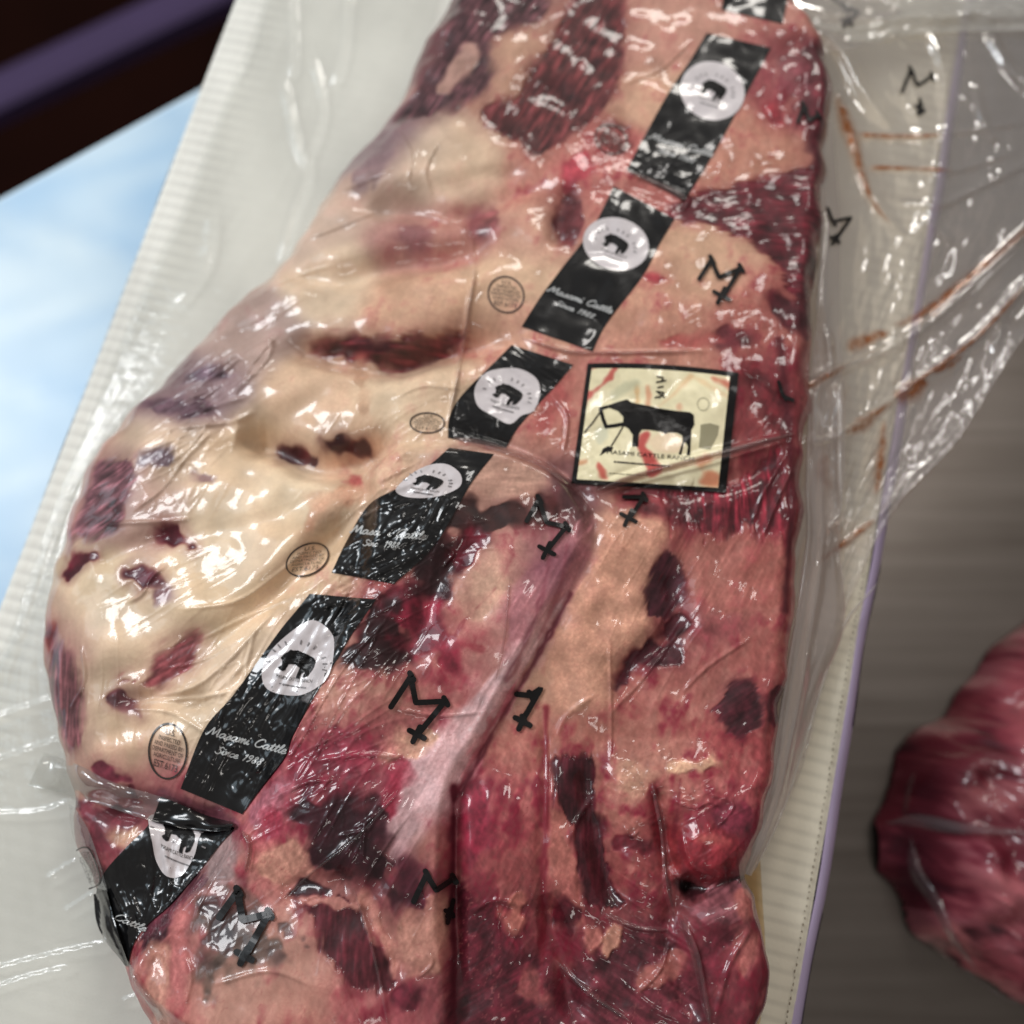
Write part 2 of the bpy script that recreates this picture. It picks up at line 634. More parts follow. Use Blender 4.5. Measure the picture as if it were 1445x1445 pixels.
# pale blue board added left of the box in place of the table's blue reflection
M_blue = principled("pale_blue_glow", (0.36, 0.56, 0.74, 1), rough=0.35, attr=True, var=0.08, var_scale=9, bump=0.0001, bump_scale=60, spec=0.35)
q0 = e0 - ed * 0.55 - en * 0.006
q1 = q0 + ed * 0.80
bv_, bf_ = [], []
rect = [q0, q1, q1 + en * 0.42, q0 + en * 0.62]
cc_ = sum(rect) / 4
for ins, z in ((0, TZ), (0, TZ + 0.009), (0.002, TZ + 0.0115), (0.005, TZ + 0.012)):
    for r_ in rect:
        w_ = r_ + (cc_ - r_) / np.linalg.norm(cc_ - r_) * ins * 1.4
        bv_.append((w_[0], w_[1], z + 0.0005))
for k in range(3):
    for i in range(4):
        bf_.append((4 * k + i, 4 * k + (i + 1) % 4, 4 * k + 4 + (i + 1) % 4, 4 * k + 4 + i))
nt_ = 60
ss, tt_ = np.meshgrid(np.linspace(0, 1, nt_), np.linspace(0, 1, nt_))
cr_ = [np.array(v) for v in bv_[12:16]]
o_ = len(bv_)
for a_, b_ in zip(ss.ravel(), tt_.ravel()):
    bv_.append(tuple(cr_[0] * (1 - a_) * (1 - b_) + cr_[1] * a_ * (1 - b_) + cr_[2] * a_ * b_ + cr_[3] * (1 - a_) * b_))
bf_ += [tuple(int(i) for i in f) for f in grid_faces(nt_, nt_, o_)]
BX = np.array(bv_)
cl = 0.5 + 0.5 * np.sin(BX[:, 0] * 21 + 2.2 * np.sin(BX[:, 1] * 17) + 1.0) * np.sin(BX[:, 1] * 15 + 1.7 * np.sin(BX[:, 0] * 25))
cl = np.clip(cl + 0.18 * np.sin(BX[:, 0] * 83 + 4 * np.sin(BX[:, 1] * 61)), 0, 1)[:, None]      # whitish window glow painted as soft cloudy patches in the blue
board = mesh("added_blue_board", bv_, bf_, M_blue, smooth=False, colors=np.array([0.38, 0.56, 0.74]) * (1 - cl) + np.array([0.62, 0.75, 0.83]) * cl)
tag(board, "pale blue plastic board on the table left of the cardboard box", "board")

rz = -0.72
r0, r1 = np.array(at(-300, 285, rz)), np.array(at(620, -160, rz))
rd = (r1 - r0) / np.linalg.norm(r1 - r0)
rn = np.array([-rd[1], rd[0]])
rv, hw, hh = [], 0.027, 0.02
for e in (r0, r1):
    for a, b in ((-1, -.7), (-.7, -1), (.7, -1), (1, -.7), (1, .7), (.7, 1), (-.7, 1), (-1, .7)):
        rv.append((*(e + rn * a * hw), rz + b * hh))
rail = mesh("purple_rail", rv, [(i, (i + 1) % 8, 8 + (i + 1) % 8, 8 + i) for i in range(8)] + [tuple(range(7, -1, -1)), tuple(range(8, 16))], M_rail, smooth=False)
tag(rail, "blurred purple rail in the dark beyond the table edge", "rail")

# ------------------------------------------------------------------ the cardboard box
BA = R(14.3)
ba, bb = np.array([math.sin(BA), math.cos(BA)]), np.array([math.cos(BA), -math.sin(BA)])
bl, br = np.array(at(0, 850, 0)), np.array(at(1236, 760, 0))
b_left, b_right = bl @ bb, br @ bb
box = empty("cardboard_box", (0, 0, TZ))
tag(box, "white corrugated cardboard box with lavender side under the large meat pack", "box")
na, nb = 1500, 70
av = np.linspace(-0.36, 0.44, na)
t = np.linspace(0, 1, nb)
bvv = b_left + (b_right - b_left) * (0.5 - 0.5 * np.cos(np.pi * t)) 
AV, BV = np.meshgrid(av, bvv, indexing='ij')
rng = np.random.default_rng(3)
ph = np.cumsum(rng.standard_normal(na)) * 0.02
edge = np.minimum(BV - b_left, b_right - BV)
flute = np.cos(2 * np.pi * AV / 0.0062 + ph[:, None] + 3 * np.sin(BV * 9))
amp = (0.00009 * np.exp(-((edge - 0.012) / 0.016) ** 2) + 0.00002) * np.where(BV > 0, 0.35, 1.7)
wob = 0.0006 * np.sin(AV * 23 + 2 * np.sin(BV * 17)) * np.sin(BV * 19 + 1.3)
rim = -0.0018 * np.exp(-(edge / 0.0016) ** 2) - 0.0006 * np.exp(-((edge - 0.0055) / 0.0012) ** 2)
Z = flute * amp + wob + rim - 0.0004
P = AV[..., None] * ba + BV[..., None] * bb
cf = np.ones(AV.shape + (3,))
cf *= np.array([226, 224, 215]) / 255
warm = sstep((BV - (b_left + b_right) / 2) / 0.12)[..., None]
cf = cf * (1 - warm) + np.array([228, 220, 200]) / 255 * warm      # warmer cream towards the right side
stain = np.clip(0.5 + 0.5 * np.sin(AV * 41 + 3 * np.sin(BV * 31)) * np.sin(BV * 57 + AV * 13), 0, 1)[..., None]
cf *= 1 - 0.06 * stain
flute_tone = (np.exp(-((edge - 0.012) / 0.016) ** 2) * np.clip(flute, -1, 0) * -0.07)[..., None]  # slightly darker in the flute troughs near the edges
cf *= 1 - flute_tone
mesh("lid", np.concatenate([P, Z[..., None]], 2).reshape(-1, 3), grid_faces(na, nb), M_board, box, colors=s2l(cf).reshape(-1, 3))


def box_strip(name, prof, mat, a0=-0.36, a1=0.44, n=60, wob=0.0006, parent=box):
    """a profile of (b, z) pulled along the box"""
    aa = np.linspace(a0, a1, n)
    v = []
    for a in aa:
        for b, z in prof:
            d = wob * math.sin(a * 37 + z * 60) + wob * 0.5 * math.sin(a * 91)
            p = a * ba + (b + d) * bb
            v.append((p[0], p[1], z))
    return mesh(name, v, grid_faces(n, len(prof)), mat, parent)


rb = b_right
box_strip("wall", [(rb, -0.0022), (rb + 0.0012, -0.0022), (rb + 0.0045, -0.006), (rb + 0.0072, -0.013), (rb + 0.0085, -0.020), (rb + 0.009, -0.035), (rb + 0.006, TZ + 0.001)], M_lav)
lb = b_left
box_strip("wall", [(lb, -0.0022), (lb - 0.0004, -0.004), (lb + 0.001, -0.03), (lb + 0.002, TZ + 0.001)], M_board, wob=0.0003)
for aend in (-0.36, 0.44):
    pv = [tuple(aend * ba + b * bb) + (z,) for b, z in ((lb + 0.002, TZ + 0.001), (rb + 0.006, TZ + 0.001), (rb, -0.002), (lb, -0.002))]
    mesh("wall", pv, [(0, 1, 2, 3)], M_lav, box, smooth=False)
box_strip("printed_line", [(rb + 0.0063, -0.0098), (rb + 0.0072, -0.0118), (rb + 0.0078, -0.0138)], M_dark, -0.055, 0.02, 30, 0.0008)
box_strip("printed_line", [(rb + 0.0063, -0.0098), (rb + 0.0072, -0.0118), (rb + 0.0076, -0.0132)], M_dark, -0.20, -0.135, 30, 0.0008)
# perforation marks along the right rim: flat dark dots for the holes
pv, pf = [], []
for k in range(190):
    a = -0.30 + k * 0.0026 + random.uniform(-.0004, .0004)
    b = rb - 0.0030 + random.uniform(-.0003, .0003)
    ll, ww = random.uniform(.0004, .0008), random.uniform(.0002, .0004)
    o = len(pv)
    for i in range(6):
        q = (a + ll * math.cos(i * math.pi / 3)) * ba + (b + ww * math.sin(i * math.pi / 3)) * bb
        pv.append((q[0], q[1], 0.0006))
    pf.append(tuple(range(o, o + 6)))
tag(mesh("perforation", pv, pf, principled("perforation_dark", rgb(120, 108, 90), rough=0.9), box, smooth=False), kind="stuff")

# ------------------------------------------------------------------ the big piece of beef in its bag
OUT = [(700, -90), (655, -30), (625, 20), (590, 90), (555, 160), (488, 240), (400, 368), (300, 468), (205, 565), (142, 632), (104, 715),
       (68, 845), (62, 955), (84, 1055), (100, 1120), (104, 1195), (134, 1262), (152, 1322), (182, 1385), (215, 1450), (270, 1540),
       (600, 1570), (900, 1560), (1040, 1500), (1068, 1440), (1078, 1350), (1066, 1262), (1050, 1222), (1084, 1110), (1100, 985),
       (1116, 850), (1128, 640), (1146, 400), (1164, 210), (1158, 110), (1115, 40), (1085, -40), (1000, -100)]
F = Field(-0.232, 0.162, -0.285, 0.345, 0.0005, seed=11)
po = smooth_line(OUT, True, 4)
ox, oy = at(po[:, 0], po[:, 1], 0.010)
d_out = F.low(lambda X, Y: sdf(X, Y, np.stack([ox, oy], 1))).astype(float)
edge_n = F.noise(8, 40, 1.2)
d_out = d_out + 0.0008 * edge_n
MASK = d_out > 0.0

RAD = F.idw([(80, 850, 50), (250, 520, 48), (480, 260, 40), (640, 0, 30), (120, 1150, 22), (180, 1380, 16), (450, 1540, 14), (900, 1540, 14),
             (1060, 1400, 12), (1040, 1200, 10), (1100, 950, 11), (1130, 600, 12), (1160, 200, 12), (900, -60, 20), (600, 800, 40)], 0.02, 0.05) * 1e-3
TOP = F.idw([(200, 800, 33), (300, 700, 38), (350, 580, 40), (520, 380, 38), (620, 220, 36), (720, 60, 36), (850, 120, 40), (980, 150, 42),
             (1080, 250, 40), (1020, 420, 43), (860, 380, 44), (720, 420, 44), (560, 560, 45), (450, 760, 47), (380, 950, 46), (230, 1050, 36),
             (160, 1170, 25), (210, 1260, 26), (350, 1300, 38), (550, 1150, 42), (600, 900, 48), (700, 740, 47), (780, 780, 44), (900, 850, 38),
             (1000, 900, 38), (1050, 700, 40), (930, 600, 43), (745, 1080, 34), (880, 1120, 36), (1000, 1190, 36), (740, 1350, 33),
             (950, 1380, 34), (450, 1420, 40), (600, 1400, 39)], 0.035, 0.026) * 1e-3
u = np.clip(d_out / RAD, 0, 1)
F.H = TOP * (0.12 + 0.88 * np.sqrt(1 - (1 - u) ** 2))
F.H *= sstep(d_out / 0.004 + 0.35)

# large forms: the front lobe lies over the right piece
LOBE = [(520, 640), (640, 628), (740, 640), (815, 688), (838, 760), (806, 835), (748, 940), (695, 1040), (655, 1105), (643, 1180),
        (640, 1300), (642, 1460), (400, 1500), (230, 1440), (190, 1340), (330, 1180), (380, 1080), (440, 960), (500, 830), (520, 720)]
lp = F.xy(LOBE, True, 4)
ld = F.low(lambda X, Y: sdf(X, Y, lp))
F.H += 0.0085 * sstep(ld / 0.009 + 0.15)
F.lump([(640, 628), (740, 640), (815, 688), (835, 760), (790, 850), (700, 900), (620, 800), (600, 700)], 2.5, 14)
F.lump([(340, 1160), (420, 1090), (520, 1090), (560, 1180), (500, 1240), (400, 1230), (350, 1210)], 5, 14)          # red lobe, lower left
F.lump([(430, 985), (480, 950), (540, 960), (545, 1020), (480, 1040), (435, 1030)], 3, 12)
F.lump([(843, 735), (940, 730), (942, 778), (914, 826), (918, 878), (905, 925), (865, 940), (860, 1000), (800, 1010), (790, 878), (826, 809)], 4.5, 11)
F.lump([(962, 1187), (993, 1160), (1035, 1173), (1045, 1201), (1028, 1232), (990, 1246), (966, 1222)], 7, 7)         # round cherry-red bulge
F.lump([(980, 1274), (1010, 1250), (1048, 1240), (1064, 1263), (1060, 1290), (1030, 1305), (985, 1302)], 5, 7)
F.lump([(850, 1085), (960, 1060), (1010, 1090), (1000, 1140), (940, 1180), (930, 1240), (880, 1250), (858, 1180)], 3.0, 10)
F.lump([(960, 1120), (1060, 1110), (1050, 1160), (960, 1165)], 2.5, 7)
F.lump([(880, 480), (1090, 460), (1095, 300), (960, 320)], 2.0, 16)
F.lump([(960, 1320), (1070, 1290), (1070, 1440), (980, 1450)], 3, 10)
F.lump([(650, 1150), (760, 1120), (770, 1260), (660, 1260)], 1.6, 8)
F.lump([(295, 1290), (480, 1350), (470, 1440), (260, 1440)], 3, 16)
F.lump([(110, 1130), (200, 1130), (230, 1200), (140, 1230)], 2.0, 8)
F.lump([(400, 390), (640, 370), (700, 430), (640, 465), (440, 480)], 4, 20)
F.lump([(330, 520), (480, 518), (650, 525), (620, 600), (520, 618), (390, 612)], 4.5, 20)
F.lump([(150, 700), (330, 645), (520, 655), (440, 780), (250, 850), (120, 830)], 6, 45)
F.lump([(120, 880), (300, 865), (430, 800), (340, 960), (150, 985)], 3, 22)
F.lump([(110, 1020), (300, 1005), (255, 1105), (120, 1085)], 3, 18)
F.lump([(520, 230), (700, 190), (770, 250), (640, 290), (520, 285)], 4, 24)
F.lump([(640, 20), (740, 40), (700, 150), (600, 150)], 2, 20)
F.lump([(700, 60), (790, 20), (740, 120), (690, 150)], 2.5, 16)
F.lump([(770, 1110), (845, 1100), (830, 1280), (775, 1290)], 2.5, 9)
F.lump([(650, 1100), (765, 1060), (768, 1250), (650, 1260)], 3.5, 16)
for pts, a, w in [([(690, 450), (560, 520), (420, 580), (300, 640), (200, 690)], -3.0, 8), ([(560, 640), (450, 700), (350, 740), (250, 760), (170, 800)], -2.6, 7),
                  ([(520, 700), (430, 790), (330, 870), (230, 920), (140, 960)], -3.6, 7), ([(700, 330), (560, 380), (430, 430), (330, 490)], -3.0, 8), ([(760, 230), (640, 260), (520, 300), (450, 350)], -3.0, 7),
                  ([(400, 860), (330, 950), (240, 1010), (150, 1040)], -2.4, 6)]:
    F.line(pts, a, w)
# folds of the fat cover on the left
for pts, a, w in [([(330, 612), (390, 625), (440, 650), (500, 645), (560, 620)], -7, 6),
                  ([(380, 478), (440, 492), (540, 512), (640, 490), (720, 470)], -5, 5.5),
                  ([(395, 380), (480, 385), (560, 365), (640, 360), (700, 345)], -4, 6),
                  ([(470, 275), (560, 290), (640, 300), (720, 270), (790, 250)], -3, 6),
                  ([(250, 745), (180, 770), (130, 800)], -2, 4),
                  ([(170, 1000), (250, 950), (330, 890), (430, 800), (520, 700)], -3, 5),
                  ([(160, 985), (220, 985), (300, 990)], -2, 3),
                  ([(330, 610), (300, 560), (340, 505)], -2, 5),
                  ([(180, 830), (240, 850), (330, 850), (420, 760), (500, 680)], 2.4, 6),
                  ([(110, 1120), (200, 1140), (330, 1165)], -5, 4),
                  ([(560, 945), (590, 880), (630, 800), (660, 765)], -3, 5),
                  ([(640, 1110), (642, 1200), (640, 1445)], -4, 3),
                  ([(768, 990), (772, 1100), (764, 1200), (770, 1300), (762, 1400)], -1.2, 2.2),
                  ([(830, 1070), (840, 1150), (860, 1240), (880, 1280)], -4, 5),
                  ([(960, 1250), (1000, 1252), (1045, 1240)], -6, 4),
                  ([(840, 690), (900, 690), (1000, 690), (1110, 640)], -2, 4),
                  ([(770, 1260), (790, 1340), (810, 1445)], -4, 4),
                  ([(960, 1260), (945, 1320), (960, 1380), (985, 1445)], -2.5, 4),
                  ([(940, 780), (960, 850), (940, 900), (900, 930), (870, 980)], -3, 5),
                  ([(930, 1110), (940, 1170), (950, 1240)], -3, 3),
                  ([(500, 1240), (420, 1250), (400, 1270)], -2, 4),
                  ([(560, 1220), (520, 1270), (550, 1330), (565, 1390)], -1.6, 3),
                  ([(800, 260), (790, 320), (800, 345)], -3, 4),
                  ([(640, 605), (700, 622), (790, 665), (835, 720)], -2.5, 3.5)]:
    F.line(pts, a * (2.1 if pts[0][0] < 640 and pts[0][1] < 800 else 1.5) if a < 0 else a, w * 1.2)

# ---- tint: broad colours first, by-eye tones with some shading in them
F.C = F.idw_color([
    (640, 40, (120, 84, 82)), (720, 100, (202, 158, 124)), (600, 230, (205, 178, 150)), (660, 240, (214, 182, 146)), (760, 250, (205, 142, 116)),
    (930, 60, (202, 150, 124)), (930, 140, (214, 168, 130)), (890, 230, (196, 120, 102)), (1050, 200, (204, 144, 114)), (1110, 130, (160, 88, 82)),
    (1090, 240, (196, 140, 108)), (520, 290, (196, 164, 142)), (570, 330, (186, 136, 122)), (640, 330, (196, 142, 120)), (720, 320, (208, 160, 128)),
    (480, 400, (216, 190, 156)), (570, 410, (210, 166, 128)), (700, 400, (222, 184, 142)), (660, 440, (214, 168, 128)), (720, 470, (212, 160, 126)),
    (930, 420, (210, 158, 122)), (1010, 380, (212, 168, 128)), (950, 470, (206, 146, 116)), (1060, 440, (190, 120, 98)), (1090, 560, (150, 72, 66)),
    (350, 480, (176, 150, 138)), (450, 540, (220, 184, 144)), (560, 550, (226, 198, 158)), (620, 560, (224, 192, 152)), (280, 560, (160, 136, 134)),
    (330, 650, (222, 192, 150)), (250, 640, (210, 182, 150)), (420, 690, (230, 206, 166)), (320, 760, (228, 202, 162)), (200, 700, (190, 156, 136)),
    (130, 850, (214, 190, 150)), (90, 900, (196, 156, 132)), (200, 880, (222, 194, 156)), (300, 850, (226, 196, 150)), (400, 770, (224, 192, 148)),
    (500, 660, (222, 184, 144)), (130, 1000, (212, 184, 146)), (250, 950, (224, 192, 152)), (320, 950, (226, 200, 166)), (180, 1050, (220, 186, 146)),
    (270, 1030, (230, 204, 166)), (120, 1090, (192, 156, 130)), (150, 1170, (160, 100, 96)), (230, 1110, (170, 104, 100)), (280, 1200, (150, 110, 108)),
    (780, 580, (196, 132, 108)), (1060, 640, (150, 74, 66)), (960, 720, (120, 48, 50)), (700, 660, (196, 152, 128)), (740, 680, (188, 138, 118)),
    (800, 700, (130, 86, 84)), (660, 820, (226, 176, 146)), (700, 800, (216, 160, 136)), (770, 800, (186, 126, 122)), (800, 780, (176, 116, 118)),
    (740, 860, (196, 134, 128)), (600, 900, (196, 112, 100)), (660, 920, (214, 150, 128)), (560, 970, (206, 150, 124)), (480, 990, (220, 164, 138)),
    (640, 990, (196, 112, 104)), (690, 950, (214, 156, 148)), (540, 1050, (168, 84, 84)), (450, 1080, (160, 74, 78)), (590, 1090, (222, 174, 166)),
    (390, 1150, (188, 96, 98)), (370, 1180, (206, 130, 116)), (400, 1220, (206, 138, 118)), (480, 1170, (110, 46, 52)), (620, 1130, (222, 172, 166)),
    (620, 1200, (194, 138, 114)), (600, 1250, (150, 86, 84)), (350, 1230, (190, 110, 102)), (270, 1260, (170, 124, 114)), (240, 1330, (180, 110, 100)),
    (320, 1400, (204, 152, 128)), (400, 1370, (206, 154, 130)), (230, 1400, (196, 120, 104)), (430, 1300, (204, 146, 124)), (600, 1330, (196, 140, 118)),
    (630, 1370, (194, 126, 116)), (520, 1430, (186, 104, 100)), (420, 1430, (204, 144, 120)), (600, 1420, (180, 100, 98)),
    (740, 960, (214, 166, 128)), (720, 1050, (200, 130, 108)), (800, 960, (206, 154, 120)), (720, 1130, (176, 92, 84)), (660, 1150, (160, 62, 70)),
    (700, 1220, (170, 92, 82)), (700, 1320, (104, 40, 46)), (720, 1420, (110, 46, 50)), (800, 1040, (182, 118, 96)), (800, 1230, (170, 96, 82)),
    (820, 1300, (160, 88, 78)), (760, 1290, (140, 64, 62)), (890, 830, (204, 156, 118)), (880, 760, (210, 166, 128)), (1000, 800, (190, 124, 106)),
    (1080, 800, (176, 100, 84)), (960, 900, (160, 84, 78)), (1000, 950, (186, 120, 102)), (1060, 900, (184, 112, 94)), (1090, 1000, (176, 92, 82)),
    (940, 1000, (186, 116, 98)), (900, 1060, (186, 124, 102)), (1000, 1080, (184, 96, 86)), (1060, 1080, (186, 92, 84)), (880, 1150, (196, 132, 108)),
    (950, 1090, (206, 150, 120)), (930, 1150, (170, 88, 76)), (1010, 1140, (178, 92, 86)), (880, 1220, (186, 112, 94)), (960, 1210, (120, 40, 42)),
    (920, 1270, (150, 74, 68)), (860, 1320, (140, 70, 66)), (900, 1350, (110, 52, 54)), (940, 1320, (150, 84, 74)), (1020, 1340, (160, 80, 78)),
    (1050, 1400, (140, 62, 66)), (970, 1420, (120, 52, 56)), (860, 1430, (120, 50, 54)), (1000, 1280, (150, 92, 90)), (1120, 700, (140, 66, 58)),
    (450, 320, (200, 172, 150)), (540, 210, (150, 124, 124)), (780, 1500, (120, 50, 54)), (1000, 1500, (120, 50, 54)), (400, 1500, (190, 130, 110)),
], 0.0085)

_l = np.clip((F.C.mean(-1) - 0.56) / 0.12, 0, 1) * np.clip(1.2 - 4.5 * (F.C[..., 0] - F.C[..., 1]), 0, 1)
F.C = F.C + (np.array([230, 207, 180], np.float32) / 255 - F.C) * (0.32 * _l)[..., None]

N_edge = [F.noise(2.2, 16, 1.3) for _ in range(3)]
N_fine = F.noise(0.9, 3, 0.3)
N_mid = F.noise(2.2, 14, 1.0)
N_big = F.noise(8, 40, 1.0)
N_soft = F.noise(5, 18, 1.2)
GRAIN = {a: F.noise(0.9, 5, 0.4, a, 7) for a in (0, 30, 60, 90, 120, 150)}


def near_grain(a):
    a %= 180
    return GRAIN[min(GRAIN, key=lambda k: min(abs(k - a), 180 - abs(k - a)))]


def patch(pts, color, soft=3.0, rough=0.9, ang=None, grain=0.14, dh=-0.4, strength=1.0, ne=0, marble=0.0, bleed=True):
    """an area of muscle, fat or blood with a ragged edge; sizes in mm"""
    soft *= 1.35
    p = F.xy(pts, True, 3)
    sl = F.window(p, (2 * soft + 2 * rough) * 1e-3)
    en_ = N_edge[ne % 3][sl] if ang is None else 0.6 * N_edge[ne % 3][sl] + 0.6 * near_grain(ang)[sl]
    d = sdf(F.X[sl], F.Y[sl], p) + rough * 1e-3 * en_
    m = sstep(d / (soft * 1e-3 * np.clip(1.0 + 0.55 * N_soft[sl], .35, 2.2)) + 0.5) * strength
    c = np.array(color, np.float32) / 255
    g = np.ones(m.shape, np.float32)
    if ang is not None:
        g = g + 0.75 * grain * np.maximum(near_grain(ang)[sl], -.6)
    kd = 1.0 if c.mean() < .42 else .25
    g = g + 0.02 * N_fine[sl] + kd * (0.09 * N_mid[sl] + 0.06 * N_big[sl])
    cc = c * g[..., None]
    if marble:
        lines = np.clip(1 - np.abs(N_mid[sl] + 0.3 * N_edge[(ne + 1) % 3][sl]) * 7, 0, 1) * np.clip(N_big[sl] + 0.6, 0, 1)
        cc = cc + (np.array([200, 140, 120]) / 255 - cc) * (marble * lines)[..., None]
    if bleed and c.mean() < 0.42:                      # dark lean shows through the thinning fat round it
        mb = sstep(d / (soft * 3.2e-3) + 0.75) * strength * 0.55
        cb = 0.45 * F.C[sl] + 0.55 * (c * 0.85 + np.array([150, 70, 70]) / 255 * 0.15)
        F.C[sl] = F.C[sl] * (1 - mb[..., None]) + cb * mb[..., None]
    F.C[sl] = F.C[sl] * (1 - m[..., None]) + cc * m[..., None]
    F.H[sl] += dh * 1e-3 * m
    if ang is not None:
        F.H[sl] += 0.00004 * near_grain(ang)[sl] * m


# general life in the fat and meat: mottling, blood bloom, veins
WET = F.idw([(300, 700, 0), (600, 300, .1), (850, 120, .15), (1000, 400, .2), (1050, 700, .5), (700, 800, .25), (560, 960, .5), (450, 1130, .8), (750, 950, .1), (900, 800, .15),
             (1000, 950, .45), (720, 1150, .9), (720, 1350, 1), (880, 1150, .6), (980, 1200, .9), (900, 1380, 1), (1040, 1380, .9), (400, 1380, .15), (560, 1380, .5), (230, 1330, .4), (250, 1000, 0)], 0.035, 0.02)
redness = np.clip((F.C[..., 0] - F.C[..., 1]) * 3.2 - 0.35, 0, 1)
F.C *= (1 + 0.03 * N_big)[..., None]
FIB = F.noise(1.4, 9, 0.9, 75, 3.5)
FIB2 = 0.7 * F.noise(0.9, 5, 0.6, 68, 3.0) + 0.7 * F.noise(0.9, 4, 0.5, 120, 2.0)
bloom = np.clip(N_mid * 0.45 + N_big * 0.6 + 0.28 * FIB + 0.3 * N_soft - 0.62 + 1.0 * WET, 0, 1.4) * np.clip(redness + 0.4 * WET, 0, 1)
F.C = F.C + (np.array([130, 28, 44]) / 255 - F.C) * np.clip(bloom * (0.50 + 0.16 * FIB2), 0, .82)[..., None]
pale = np.clip(-N_mid * 0.5 - N_edge[1] * 0.4 - 0.4 * FIB - 0.2, 0, 1.2) * redness
F.C = F.C + (np.array([226, 178, 152]) / 255 - F.C) * np.clip(pale * 0.5 * (1 - 0.6 * WET), 0, .75)[..., None]
vein = np.clip(1 - np.abs(F.noise(4, 16, 0.7)) * 9, 0, 1) * np.clip(N_edge[2] + 0.3, 0, 1) * np.clip(redness + 0.10, 0, 1)
F.C = F.C + (np.array([122, 38, 42]) / 255 - F.C) * (0.42 * vein)[..., None]

